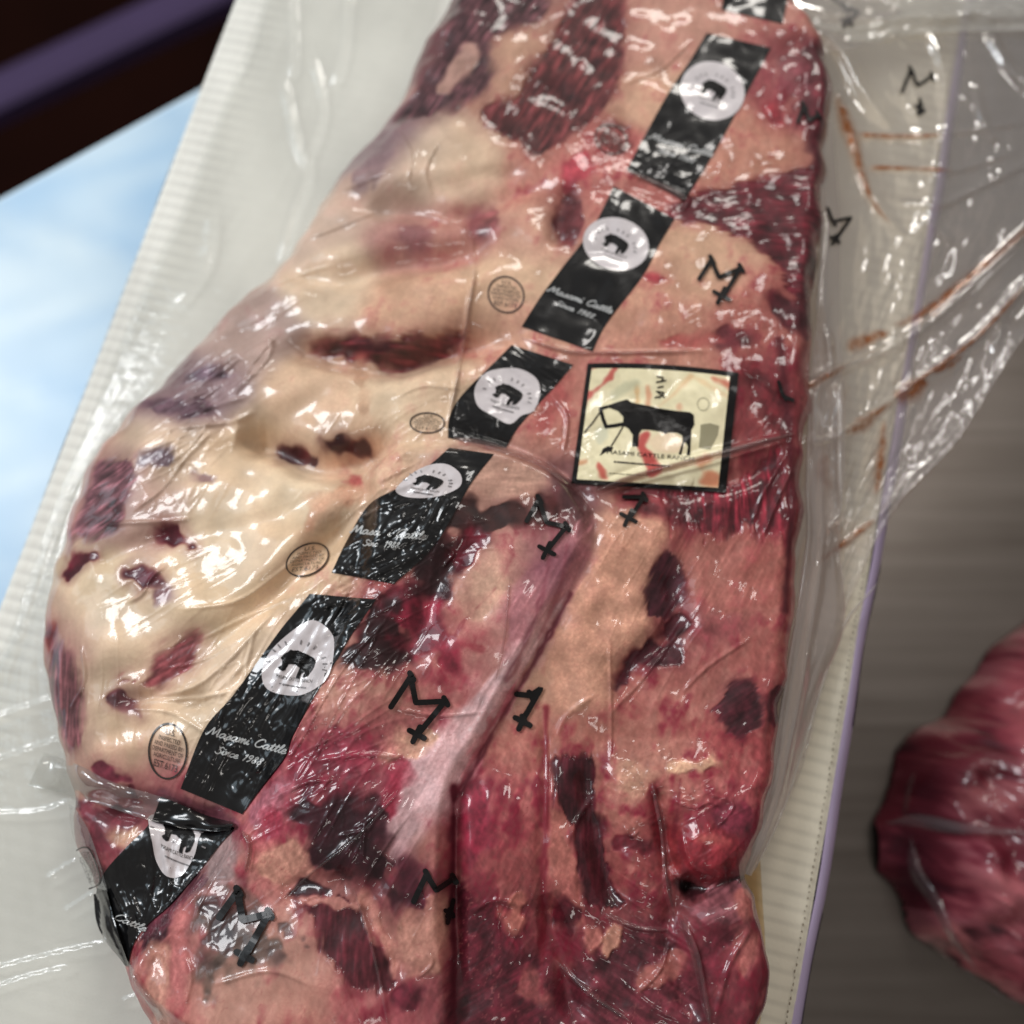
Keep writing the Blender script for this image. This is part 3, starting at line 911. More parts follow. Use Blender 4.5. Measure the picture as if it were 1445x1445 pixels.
DK = (84, 38, 40)
PATCHES = [
    # top
    dict(pts=[(650, -60), (700, -40), (770, -10), (765, 30), (720, 38), (692, 60), (690, 120), (640, 152), (592, 165), (556, 172), (580, 140), (600, 108), (630, 55)], color=(96, 64, 66), ang=70, grain=.3, dh=-.8, soft=4),
    dict(pts=[(655, 60), (676, 75), (650, 120), (610, 135), (632, 100)], color=(196, 158, 136), soft=2.5, dh=.4, strength=.8),
    dict(pts=[(791, 31), (829, -40), (871, -40), (882, 52), (874, 114), (857, 152), (812, 187), (778, 208), (750, 217), (736, 199), (686, 178), (684, 147), (727, 138), (743, 104), (772, 69)], color=(104, 54, 50), ang=75, grain=.26, dh=-1.0, soft=4),
    dict(pts=[(842, 180), (880, 172), (896, 195), (880, 216), (848, 215)], color=(150, 82, 72), soft=2),
    dict(pts=[(795, 232), (825, 215), (835, 230), (812, 270), (796, 262)], color=(176, 72, 72), soft=3),
    dict(pts=[(786, 290), (806, 272), (822, 285), (820, 325), (800, 345), (784, 335)], color=(112, 58, 56), soft=3),
    dict(pts=[(565, 318), (600, 322), (608, 352), (585, 366), (568, 350)], color=(150, 102, 100), soft=5, strength=.8),
    dict(pts=[(672, 292), (700, 300), (702, 325), (680, 340), (662, 330)], color=(146, 84, 84), soft=5, strength=.8),
    dict(pts=[(540, 185), (560, 180), (545, 240), (510, 270), (500, 250)], color=(140, 116, 118), soft=4, strength=.7),
    dict(pts=[(440, 488), (500, 474), (560, 478), (648, 470), (652, 486), (604, 513), (548, 522), (490, 506)], color=(104, 50, 48), ang=15, dh=-1.5, grain=.25, soft=4),
    dict(pts=[(1138, 60), (1170, 90), (1170, 260), (1145, 250), (1140, 190), (1132, 120)], color=(104, 42, 46), soft=4),
    dict(pts=[(1098, 86), (1130, 80), (1138, 125), (1112, 130)], color=(140, 84, 86), soft=5, strength=.7),
    dict(pts=[(1076, 150), (1092, 150), (1106, 172), (1094, 178)], color=(168, 66, 62), soft=3),
    dict(pts=[(955, 286), (1031, 263), (1160, 250), (1160, 420), (1120, 415), (1104, 377), (1076, 353), (1014, 320), (959, 313), (943, 301)], color=(108, 42, 46), ang=15, grain=.14, soft=2.2, dh=-.8),
    dict(pts=[(1083, 410), (1108, 420), (1150, 430), (1150, 480), (1100, 455)], color=(98, 38, 42), soft=4),
    dict(pts=[(1008, 470), (1030, 462), (1060, 470), (1058, 490), (1018, 492)], color=(110, 46, 48), soft=4, strength=.85),
    dict(pts=[(905, 388), (930, 390), (935, 396), (910, 396)], color=(170, 64, 60), soft=2),
    dict(pts=[(930, 480), (990, 470), (1010, 480), (960, 492)], color=(184, 92, 76), soft=5, strength=.8),
    dict(pts=[(1050, 520), (1080, 525), (1120, 560), (1110, 620), (1060, 560)], color=(120, 48, 46), soft=5),
    dict(pts=[(770, 545), (800, 525), (800, 560), (770, 610), (755, 590)], color=(176, 86, 74), soft=4, strength=.7),
    dict(pts=[(940, 695), (1010, 700), (1100, 640), (1110, 745), (1085, 758), (1050, 748), (1010, 760), (975, 742), (945, 735)], color=(112, 38, 42), ang=80, grain=.32, soft=3, dh=-.6, rough=2.6),
    dict(pts=[(870, 690), (940, 700), (945, 730), (900, 728)], color=(140, 66, 64), soft=4),
    # right piece
    dict(pts=[(843, 734), (905, 726), (940, 740), (940, 778), (912, 826), (909, 847), (919, 878), (909, 923), (867, 940), (860, 985), (781, 1000), (784, 878), (826, 809), (843, 757)], color=(222, 166, 130), soft=6, dh=0.4),
    dict(pts=[(1018, 980), (1038, 962), (1059, 964), (1073, 980), (1076, 1011), (1063, 1031), (1038, 1042), (1021, 1025), (1014, 1004)], color=(86, 38, 44), soft=1.6, ang=40),
    dict(pts=[(1085, 985), (1105, 970), (1105, 1020), (1085, 1018)], color=(96, 42, 46), soft=2),
    dict(pts=[(940, 778), (961, 798), (968, 833), (947, 871), (926, 871), (909, 843), (916, 819)], color=(88, 44, 52), soft=1.6, ang=70, dh=-.8),
    dict(pts=[(867, 964), (881, 926), (909, 909), (930, 909), (940, 881), (961, 864), (973, 878), (957, 912), (961, 943), (930, 937), (895, 947), (871, 978)], color=(88, 40, 46), soft=1.6, dh=-.8),
    dict(pts=[(985, 865), (1030, 860), (1060, 885), (1020, 905), (985, 895)], color=(150, 84, 80), soft=7, strength=.7),
    dict(pts=[(960, 760), (1100, 760), (1110, 850), (1000, 870), (970, 820)], color=(188, 122, 100), soft=7, strength=.55, ang=75, grain=.10),
    dict(pts=[(945, 1082), (1000, 1066), (1010, 1082), (960, 1095)], color=(226, 178, 138), soft=2, dh=.8),
    dict(pts=[(870, 1080), (920, 1085), (935, 1120), (900, 1130), (872, 1110)], color=(208, 158, 126), soft=4, dh=.5),
    dict(pts=[(962, 1187), (993, 1160), (1035, 1173), (1045, 1201), (1028, 1232), (990, 1246), (966, 1222)], color=(150, 50, 48), soft=2, rough=.5, dh=0),
    dict(pts=[(985, 1178), (1015, 1178), (1030, 1190), (1000, 1195)], color=(196, 104, 84), soft=3.5, rough=.6, dh=.2),
    dict(pts=[(940, 1170), (962, 1175), (960, 1230), (945, 1225)], color=(160, 66, 54), soft=3),
    dict(pts=[(958, 1243), (1000, 1252), (1045, 1236), (1040, 1250), (1000, 1262), (965, 1258)], color=(50, 18, 20), soft=2),  # black of the gap below the bulge, its shade painted into the tint
    dict(pts=[(870, 1180), (920, 1190), (925, 1205), (880, 1203)], color=(120, 38, 42), soft=3),
    dict(pts=[(915, 1120), (930, 1115), (940, 1190), (925, 1190)], color=(128, 44, 44), soft=3),
    dict(pts=[(1000, 1150), (1050, 1130), (1060, 1170), (1040, 1180)], color=(140, 58, 70), soft=4),
    dict(pts=[(980, 1274), (1010, 1252), (1048, 1242), (1064, 1263), (1060, 1290), (1030, 1305), (985, 1302)], color=(140, 88, 90), soft=2, ang=40, dh=0),
    dict(pts=[(1035, 1260), (1060, 1258), (1062, 1285), (1040, 1295)], color=(196, 120, 104), soft=2, dh=.3),
    dict(pts=[(784, 1070), (840, 1073), (836, 1111), (847, 1153), (857, 1215), (864, 1250), (885, 1277), (829, 1277), (815, 1222), (802, 1153), (788, 1132)], color=(84, 34, 40), ang=85, soft=1.8, dh=-1),
    dict(pts=[(775, 1140), (800, 1170), (815, 1230), (825, 1300), (780, 1300), (772, 1220)], color=(186, 116, 96), soft=3),
    dict(pts=[(780, 1270), (800, 1260), (815, 1290), (805, 1320), (785, 1300)], color=(96, 30, 36), soft=3),
    dict(pts=[(812, 1378), (840, 1330), (900, 1305), (955, 1300), (960, 1350), (985, 1400), (990, 1500), (790, 1500)], color=(112, 50, 56), soft=6, ang=150, grain=.1, marble=.35),
    dict(pts=[(825, 1315), (845, 1310), (850, 1330), (830, 1345)], color=(196, 122, 104), soft=1.5, dh=1.0),
    dict(pts=[(850, 1320), (875, 1312), (872, 1340), (855, 1355)], color=(206, 146, 116), soft=1.5, dh=1.0),
    dict(pts=[(900, 1375), (950, 1340), (970, 1350), (940, 1385), (905, 1395)], color=(186, 120, 100), soft=3, strength=.8, dh=.6),
    dict(pts=[(990, 1320), (1040, 1310), (1010, 1360), (1005, 1420), (985, 1380)], color=(120, 48, 56), soft=4),
    dict(pts=[(1040, 1330), (1070, 1320), (1065, 1360), (1045, 1380)], color=(186, 112, 98), soft=3),
    dict(pts=[(643, 1256), (674, 1277), (701, 1308), (722, 1346), (757, 1353), (784, 1388), (790, 1520), (643, 1520)], color=(102, 38, 46), soft=5, ang=30, grain=.12, marble=.5),
    dict(pts=[(646, 1105), (680, 1100), (690, 1180), (660, 1220), (648, 1180)], color=(150, 46, 62), soft=5, strength=.8),
    dict(pts=[(715, 1262), (735, 1258), (742, 1290), (730, 1320), (712, 1300)], color=(196, 120, 98), soft=2, dh=.8),
    dict(pts=[(740, 1370), (770, 1380), (770, 1420), (730, 1400)], color=(180, 108, 94), soft=3, strength=.7),
    # front lobe
    dict(pts=[(640, 650), (720, 648), (770, 670), (760, 700), (690, 700), (645, 690)], color=(200, 156, 130), soft=4, ang=170, grain=.05, dh=0),
    dict(pts=[(780, 660), (812, 690), (836, 735), (830, 745), (806, 725), (782, 680)], color=(112, 78, 78), soft=3, strength=.9),
    dict(pts=[(625, 736), (646, 701), (674, 703), (688, 721), (722, 705), (743, 715), (746, 736), (722, 746), (674, 753), (629, 747)], color=(72, 42, 36), soft=2, dh=-.2),
    dict(pts=[(757, 701), (784, 705), (788, 729), (764, 743), (750, 736)], color=(96, 52, 46), soft=2.5),
    dict(pts=[(629, 802), (674, 767), (705, 778), (715, 809), (712, 843), (681, 878), (646, 854), (629, 826)], color=(228, 182, 150), soft=4),
    dict(pts=[(615, 760), (660, 752), (668, 772), (640, 790), (640, 830), (618, 850), (596, 858), (590, 885), (580, 908), (590, 937), (560, 944), (530, 950), (500, 940), (490, 925), (505, 895), (512, 865), (549, 842), (577, 820), (586, 800)], color=(50, 22, 24), soft=4.5, rough=1.9, dh=-.3, strength=.96),
    dict(pts=[(640, 765), (672, 760), (668, 790), (645, 800)], color=(120, 26, 36), soft=3, rough=2),
    dict(pts=[(560, 850), (600, 850), (640, 900), (650, 940), (600, 930), (570, 905)], color=(150, 40, 56), soft=8, rough=3, strength=.75),
    dict(pts=[(715, 845), (790, 760), (834, 735), (829, 791), (809, 823), (784, 878), (757, 923), (722, 964), (701, 985), (716, 895)], color=(192, 130, 130), soft=4, ang=62, grain=.07, dh=0),
    dict(pts=[(755, 790), (800, 775), (820, 780), (800, 810), (765, 830)], color=(150, 92, 104), soft=8, strength=.6),
    dict(pts=[(800, 845), (745, 940), (692, 1031), (665, 1090), (648, 1118), (628, 1150), (600, 1160), (575, 1212), (556, 1218), (536, 1153), (556, 1090), (596, 1050), (640, 1010), (680, 970), (715, 930), (760, 880)], color=(232, 190, 188), soft=6, ang=58, grain=.05, dh=.5, rough=.5),
    dict(pts=[(735, 960), (700, 1020), (668, 1080), (650, 1110), (660, 1080), (690, 1020)], color=(190, 110, 114), soft=2.5, ang=60),
    dict(pts=[(540, 1040), (600, 1025), (612, 1045), (570, 1075), (540, 1070)], color=(222, 172, 138), soft=4),
    dict(pts=[(560, 1075), (580, 1080), (560, 1140), (545, 1150), (535, 1110)], color=(180, 64, 78), soft=4),
    dict(pts=[(440, 1050), (500, 1030), (540, 1050), (520, 1100), (450, 1110), (400, 1105), (400, 1080)], color=(150, 60, 72), soft=7, strength=.75, rough=3),
    dict(pts=[(355, 1130), (385, 1105), (420, 1110), (400, 1140), (370, 1170), (352, 1165)], color=(196, 120, 128), soft=4),
    dict(pts=[(372, 1150), (400, 1150), (395, 1200), (365, 1190)], color=(186, 72, 84), soft=5),
    dict(pts=[(415, 1148), (455, 1125), (500, 1130), (545, 1150), (545, 1215), (560, 1250), (590, 1280), (570, 1290), (545, 1260), (520, 1232), (470, 1228), (432, 1210), (440, 1180)], color=(62, 26, 34), soft=5.5, rough=1.8, dh=-.5, strength=.92),
    dict(pts=[(380, 1190), (420, 1195), (440, 1230), (410, 1250), (375, 1240), (362, 1210)], color=(214, 154, 126), soft=4),
    dict(pts=[(405, 1262), (425, 1243), (455, 1250), (463, 1262), (440, 1268), (415, 1268)], color=(74, 34, 38), soft=1.2),
    dict(pts=[(425, 1272), (470, 1268), (500, 1280), (520, 1320), (552, 1355), (558, 1385), (540, 1398), (500, 1396), (478, 1371), (457, 1336), (443, 1300)], color=(96, 42, 46), soft=1.6, ang=105, grain=.18, dh=-.6),
    dict(pts=[(512, 1258), (530, 1275), (548, 1320), (562, 1360), (556, 1380), (545, 1345), (525, 1300), (508, 1280)], color=(210, 146, 124), soft=2, dh=.8),
    dict(pts=[(420, 1268), (460, 1266), (500, 1276), (498, 1282), (450, 1275)], color=(200, 138, 120), soft=1.5, dh=.4),
    dict(pts=[(575, 1275), (620, 1260), (640, 1300), (620, 1370), (575, 1380), (560, 1330)], color=(198, 142, 118), soft=4, dh=.5),
    dict(pts=[(550, 1400), (590, 1385), (605, 1400), (580, 1425), (550, 1420)], color=(120, 46, 56), soft=3),
    dict(pts=[(570, 1215), (590, 1225), (600, 1270), (575, 1275), (560, 1245)], color=(90, 36, 46), soft=3),
    dict(pts=[(275, 1285), (310, 1262), (346, 1256), (363, 1291), (381, 1312), (398, 1343), (367, 1362), (311, 1375), (298, 1405), (274, 1390), (290, 1343)], color=(104, 88, 78), soft=8, rough=2.6, strength=.85, ne=1, bleed=False),
    dict(pts=[(285, 1285), (320, 1270), (340, 1300), (320, 1340), (290, 1350)], color=(74, 50, 48), soft=7, rough=2.5, strength=.75, bleed=False),
    dict(pts=[(395, 1315), (410, 1325), (400, 1345), (385, 1340)], color=(88, 70, 68), soft=4, rough=3, strength=.6),
    dict(pts=[(200, 1310), (240, 1270), (270, 1225), (285, 1235), (262, 1280), (228, 1330), (215, 1360)], color=(98, 52, 60), soft=3, rough=2.5, ang=50),
    dict(pts=[(235, 1330), (255, 1280), (268, 1290), (262, 1340), (258, 1420), (240, 1400)], color=(202, 124, 112), soft=5, dh=.6),
    dict(pts=[(205, 1345), (235, 1335), (240, 1400), (235, 1450), (215, 1440)], color=(206, 150, 124), soft=4),
    # left fat cover
    dict(pts=[(138, 653), (187, 649), (183, 688), (170, 729), (156, 753), (107, 760), (114, 722), (128, 681)], color=(124, 84, 88), ang=35, grain=.3, soft=4),
    dict(pts=[(92, 788), (135, 781), (118, 802), (97, 814)], color=(110, 36, 42), soft=1.5),
    dict(pts=[(215, 743), (249, 742), (272, 774), (240, 768)], color=(100, 34, 42), soft=2, dh=-.8),
    dict(pts=[(180, 803), (208, 800), (232, 822), (205, 832), (183, 824)], color=(96, 40, 48), soft=2, dh=-.8),
    dict(pts=[(215, 830), (240, 828), (242, 845), (220, 848)], color=(150, 112, 112), soft=4),
    dict(pts=[(204, 961), (221, 930), (275, 895), (274, 930), (242, 957), (215, 966), (173, 959)], color=(140, 78, 76), ang=35, grain=.2, soft=3, dh=-.8),
    dict(pts=[(150, 985), (187, 983), (196, 1009), (166, 1000)], color=(132, 78, 80), soft=2),
    dict(pts=[(73, 916), (95, 912), (112, 965), (118, 1030), (100, 1060), (80, 1020), (68, 965)], color=(128, 84, 84), ang=100, grain=.25, soft=4),
    dict(pts=[(62, 880), (76, 885), (72, 910), (60, 905)], color=(160, 80, 70), soft=2.5),
    dict(pts=[(128, 1083), (156, 1080), (182, 1101), (152, 1108)], color=(130, 60, 70), soft=2.5),
    dict(pts=[(100, 1139), (187, 1137), (200, 1168), (166, 1190), (138, 1207), (122, 1160)], color=(122, 58, 64), soft=3, rough=2.2),
    dict(pts=[(155, 1175), (190, 1165), (198, 1185), (165, 1195)], color=(206, 166, 130), soft=3),
    dict(pts=[(140, 1205), (165, 1210), (150, 1235), (135, 1230)], color=(150, 84, 84), soft=3),
    dict(pts=[(225, 1118), (330, 1150), (325, 1180), (300, 1190), (230, 1140)], color=(150, 92, 100), soft=4),
    dict(pts=[(300, 1180), (335, 1185), (330, 1240), (290, 1235)], color=(168, 140, 136), soft=4),
    dict(pts=[(391, 630), (420, 632), (448, 645), (440, 656), (405, 652)], color=(92, 42, 40), soft=2, dh=-1),
    dict(pts=[(453, 618), (484, 616), (515, 625), (522, 640), (478, 644), (462, 635)], color=(86, 46, 42), soft=1.6, dh=-.6),
    dict(pts=[(262, 525), (300, 522), (335, 530), (300, 540), (268, 538)], color=(118, 96, 106), soft=3),
    dict(pts=[(200, 566), (250, 562), (300, 570), (290, 584), (230, 585)], color=(116, 90, 98), soft=3),
    dict(pts=[(200, 640), (240, 632), (235, 655), (200, 660)], color=(132, 112, 118), soft=3),
    dict(pts=[(272, 665), (290, 670), (300, 680), (280, 678)], color=(160, 128, 120), soft=3),
    dict(pts=[(490, 665), (512, 670), (505, 682), (490, 678)], color=(196, 106, 92), soft=3),
    dict(pts=[(450, 700), (500, 685), (520, 690), (470, 725), (430, 750)], color=(214, 158, 118), soft=7, strength=.7),
    dict(pts=[(500, 520), (515, 515), (518, 575), (508, 580)], color=(204, 164, 126), soft=3, strength=.7),
]
for i, p in enumerate(PATCHES):
    patch(ne=p.pop("ne", i), **p)
# soft mottling over everything: thicker and thinner fat, faint pink vessels
light = np.clip((F.C.mean(-1) - 0.42) / 0.25, 0, 1)
F.C *= (1 + light * (0.012 + 0.03 * redness) * (N_soft + 0.6 * N_mid))[..., None]
pk = np.clip(N_edge[0] * 0.5 + N_big * 0.5 - 0.1, 0, 1.2) * light * (0.04 + 0.7 * redness)
F.C = F.C + (np.array([206, 128, 114]) / 255 - F.C) * np.clip(pk * 0.34, 0, .5)[..., None]
ves = np.clip(1 - np.abs(F.noise(2.4, 14, 0.9)) * 11, 0, 1) * np.clip(N_soft + .2, 0, 1) * light * (0.03 + redness)
F.C = F.C + (np.array([170, 70, 66]) / 255 - F.C) * np.clip(ves * 0.4, 0, .5)[..., None]
# fine fibres and capillaries where the fat is thin
fr_ = np.clip(0.55 * WET + 0.7 * redness, 0, 1)
fr_ = fr_ * (1 - sstep(1 - seg_dist(F.X, F.Y, F.xy([(790, 850), (700, 985), (620, 1100), (570, 1190)], False, 3))[0] / 0.014))
F.C *= (1 + 0.055 * fr_ * FIB2)[..., None]
cap = np.clip(1 - np.abs(F.noise(1.6, 8, 0.7)) * 6, 0, 1) * np.clip(N_mid + .5, 0, 1) * fr_ * light
F.C = F.C + (np.array([158, 52, 62]) / 255 - F.C) * np.clip(cap * 0.30, 0, .4)[..., None]
# pink veins radiating in the mauve skin, red threads in the right piece, dark lines along creases and edges
for pts, c, w, s in [([(775, 790), (765, 840), (745, 900), (715, 960)], (150, 78, 88), .9, .5), ([(800, 770), (790, 830), (760, 900)], (164, 90, 98), .8, .5),
                     ([(700, 830), (660, 870), (640, 900)], (150, 60, 64), .6, .5), ([(610, 880), (640, 905), (680, 915)], (170, 60, 66), 1.2, .5),
                     ([(640, 1110), (640, 1250), (641, 1440)], (90, 24, 34), 1.3, .9), ([(650, 1115), (668, 1088), (694, 1035), (748, 945), (806, 838)], (112, 40, 50), 1.0, .75),
                     ([(770, 1000), (770, 1150), (766, 1260), (764, 1400)], (140, 40, 48), 1.1, .8), ([(960, 1100), (950, 1180)], (120, 40, 44), .7, .6),
                     ([(1100, 480), (1112, 600), (1116, 700), (1108, 860)], (92, 26, 32), 2.0, .8), ([(640, 605), (720, 628), (800, 675)], (214, 160, 146), 1.0, .7)]:
    p = F.xy(pts, False, 5)
    sl = F.window(p, 4 * w * 1e-3)
    d, t = seg_dist(F.X[sl], F.Y[sl], p)
    m = np.exp(-((d + 0.0004 * N_edge[0][sl]) / (w * 1e-3)) ** 2) * s
    F.C[sl] = F.C[sl] * (1 - m[..., None]) + np.array(c) / 255 * m[..., None]

# ---- relief: lumps of fat and fibre, then the clinging film's wrinkles
red2 = np.clip((F.C[..., 0] - F.C[..., 1]) * 3.0 - 0.25, 0, 1)
inside = sstep(d_out / 0.006)
F.H += inside * (0.0005 * N_big + (0.00003 + 0.00016 * red2 * np.clip(WET + .2, 0, 1)) * N_soft + 0.00004 * N_mid * red2 * WET)
RID = {}
for a in (0, 30, 60, 90, 120, 150):
    n1 = F.noise(3.2, 16, 1.0, a, 9)
    RID[a] = np.clip(1 - np.abs(n1) * 1.4, 0, 1) ** 2.6
R0 = np.clip(1 - np.abs(F.noise(4.5, 14, 1.0)) * 1.7, 0, 1) ** 2
# (px, py, radius px, direction in the picture, height mm)
WR = [(300, 1080, 50, 60, .9), (350, 1050, 50, 110, .7), (400, 960, 50, 60, .9), (330, 1010, 45, 40, .7), (250, 1260, 45, 60, .6), (620, 60, 60, 75, .9), (650, 130, 50, 70, .7), (560, 220, 60, 60, .9), (500, 290, 60, 35, 1.0), (440, 360, 60, 35, .9), (380, 430, 60, 30, .9),
      (320, 500, 60, 40, 1.8), (270, 560, 60, 25, 1.8), (330, 520, 40, 50, 1.4), (220, 640, 50, 30, 1.5), (260, 640, 50, 60, 1.8), (190, 700, 50, 60, .6), (240, 720, 50, 50, .6),
      (130, 800, 60, 60, .5), (200, 820, 50, 30, .8), (280, 840, 60, 20, .6), (110, 980, 50, 95, .7), (170, 960, 60, 80, .6), (330, 920, 50, 60, .8), (290, 960, 60, 70, .7),
      (240, 990, 60, 90, .5), (130, 1060, 40, 120, .8), (450, 720, 60, 55, .4), (520, 650, 60, 60, .8), (560, 670, 40, 20, .7), (540, 740, 60, 35, .9), (520, 790, 60, 35, 1.0), (590, 740, 60, 70, .7),
      (470, 870, 60, 50, 1.0), (480, 940, 60, 60, .9), (420, 1010, 60, 60, .8), (380, 1080, 60, 60, .9), (430, 1000, 50, 90, .6), (520, 870, 60, 45, .8), (560, 900, 60, 60, .8),
      (600, 820, 50, 90, .7), (680, 745, 60, 0, .7), (620, 740, 30, 70, .7), (480, 1000, 70, 20, .6), (520, 1060, 70, 30, .8), (400, 1120, 60, 40, .9), (470, 1140, 60, 60, .9), (500, 1190, 60, 65, 1.1),
      (540, 1170, 50, 70, .9), (380, 1200, 50, 30, .5), (220, 1290, 60, 110, .7), (170, 1300, 50, 110, 1.1), (160, 1340, 40, 70, 1.2), (240, 1220, 50, 80, .5), (150, 1190, 50, 100, .6), (300, 1230, 50, 60, .7),
      (350, 1290, 70, 30, .4), (250, 1380, 60, 90, .5), (450, 1330, 90, 100, .3), (600, 1320, 50, 60, .6), (610, 1370, 40, 50, .6), (530, 1400, 60, 110, .5),
      (690, 1280, 80, 50, .5), (730, 1300, 60, 70, .7), (760, 1330, 50, 100, .8), (800, 1280, 50, 110, .7), (880, 1150, 70, 150, .7), (930, 1110, 60, 30, .8), (970, 1130, 60, 0, .9), (1020, 1150, 50, 40, .9),
      (1010, 1210, 50, 20, .5), (960, 1220, 40, 100, .8), (900, 1260, 60, 140, .8), (900, 1330, 70, 150, .7), (880, 1400, 80, 150, .9), (940, 1410, 60, 160, .7), (1010, 1380, 60, 60, .6), (1000, 1290, 50, 30, .8),
      (960, 860, 50, 50, .8), (930, 930, 50, 50, .8), (880, 960, 50, 50, .5), (900, 800, 60, 60, .5), (870, 770, 50, 60, .5), (1000, 760, 80, 70, .4), (1040, 950, 90, 70, .25), (850, 1060, 60, 90, .4), (820, 1140, 50, 80, .6),
      (700, 480, 70, 160, .4), (740, 560, 60, 150, .7), (700, 590, 60, 10, .6), (660, 580, 50, 90, .6), (800, 640, 60, 30, .6), (600, 600, 60, 20, .5), (1080, 600, 50, 60, .6), (1090, 480, 50, 90, .6),
      (960, 130, 60, 80, .5), (950, 240, 70, 20, .7), (900, 250, 60, 150, .8), (800, 220, 70, 120, .8), (700, 150, 70, 75, .6), (760, 50, 60, 75, .6), (1110, 110, 50, 60, .8), (980, 300, 60, 20, .5), (820, 320, 60, 60, .8),
      (700, 260, 70, 40, .6), (620, 300, 70, 30, .5), (570, 180, 50, 40, .8), (850, 190, 50, 40, .8), (860, 270, 50, 150, .6), (930, 270, 40, 150, .7), (740, 320, 60, 60, .4), (650, 350, 60, 120, .4),
      (1040, 300, 60, 20, .3), (1010, 460, 60, 20, .4), (880, 430, 60, 30, .3)]
wr = np.zeros(F.X.shape)
for px, py, r, a, am in WR:
    x, y, _ = F.surf(np.array([float(px)]), np.array([float(py)]))
    if py < 460:
        am *= 0.6
    elif abs((px - 640) * 690 + (py - 640) * 470) / 835 < 62 and px < 660:
        am *= 1.8                      # the printed band bunches up
    rr = r / 1445 * 0.466 * 1.15
    sl = F.window(np.array([[x[0], y[0]]]), 1.9 * rr)
    w = np.exp(-((F.X[sl] - x[0]) ** 2 + (F.Y[sl] - y[0]) ** 2) / (2 * (rr * .62) ** 2))
    k = min(RID, key=lambda q: min(abs(q - a % 180), 180 - abs(q - a % 180)))
    wr[sl] += w * am * 1e-3 * (0.75 * RID[k][sl] + 0.25 * R0[sl])
F.H += inside * np.minimum(wr, 0.0021) * 0.48

# single long folds of the film
LONG = [[(230, 945), (290, 930), (350, 895)], [(250, 1000), (300, 980), (345, 935)], [(215, 985), (290, 960), (400, 850)], [(280, 905), (350, 870), (430, 835)], [(300, 1045), (320, 990), (345, 960)],
        [(490, 800), (545, 750), (600, 722)], [(500, 805), (560, 770), (612, 748)], [(515, 818), (575, 790), (610, 770)], [(505, 735), (550, 715), (590, 706)], [(440, 860), (480, 850), (525, 850)],
        [(450, 900), (490, 880), (515, 860)], [(400, 1070), (425, 1020), (455, 985)], [(350, 1100), (385, 1060), (410, 1020)], [(480, 270), (530, 250), (560, 235)], [(430, 340), (480, 320), (530, 300)],
        [(360, 420), (420, 390), (470, 375)], [(330, 560), (360, 510), (395, 470)], [(250, 590), (300, 575), (350, 560)], [(230, 660), (270, 630), (300, 590)], [(190, 720), (230, 690), (260, 650)],
        [(560, 1000), (620, 1010), (680, 1005)], [(440, 1075), (510, 1065), (580, 1070)], [(380, 1130), (430, 1105), (480, 1100)], [(860, 1010), (900, 960), (950, 900), (965, 870)], [(880, 990), (930, 930), (975, 870)],
        [(780, 1050), (800, 1010), (840, 980)], [(800, 1190), (825, 1140), (860, 1100)], [(900, 1400), (930, 1370), (945, 1330)], [(870, 1380), (920, 1420), (960, 1440)], [(1010, 1430), (1030, 1360), (1060, 1310)],
        [(660, 1290), (700, 1270), (740, 1280)], [(210, 1180), (215, 1230), (205, 1290)], [(230, 1190), (240, 1240), (235, 1280)], [(160, 1240), (180, 1280), (185, 1330)], [(260, 1420), (270, 1380), (260, 1340)],
        [(300, 1390), (380, 1370), (440, 1390)], [(880, 120), (930, 100), (975, 60)], [(620, 200), (600, 240), (610, 280)], [(560, 180), (580, 220), (575, 260)], [(780, 560), (800, 590), (795, 640)],
        [(560, 560), (600, 545), (650, 550)], [(1060, 740), (1080, 690), (1110, 640)], [(1075, 760), (1095, 710), (1118, 660)], [(960, 980), (1000, 940), (1060, 900)], [(100, 1000), (120, 960), (115, 910)]]
for k, ln in enumerate(LONG):
    F.line(ln, 0.7 + 0.4 * ((k * 7) % 5) / 4, 0.7 + 0.35 * ((k * 3) % 4) / 3)
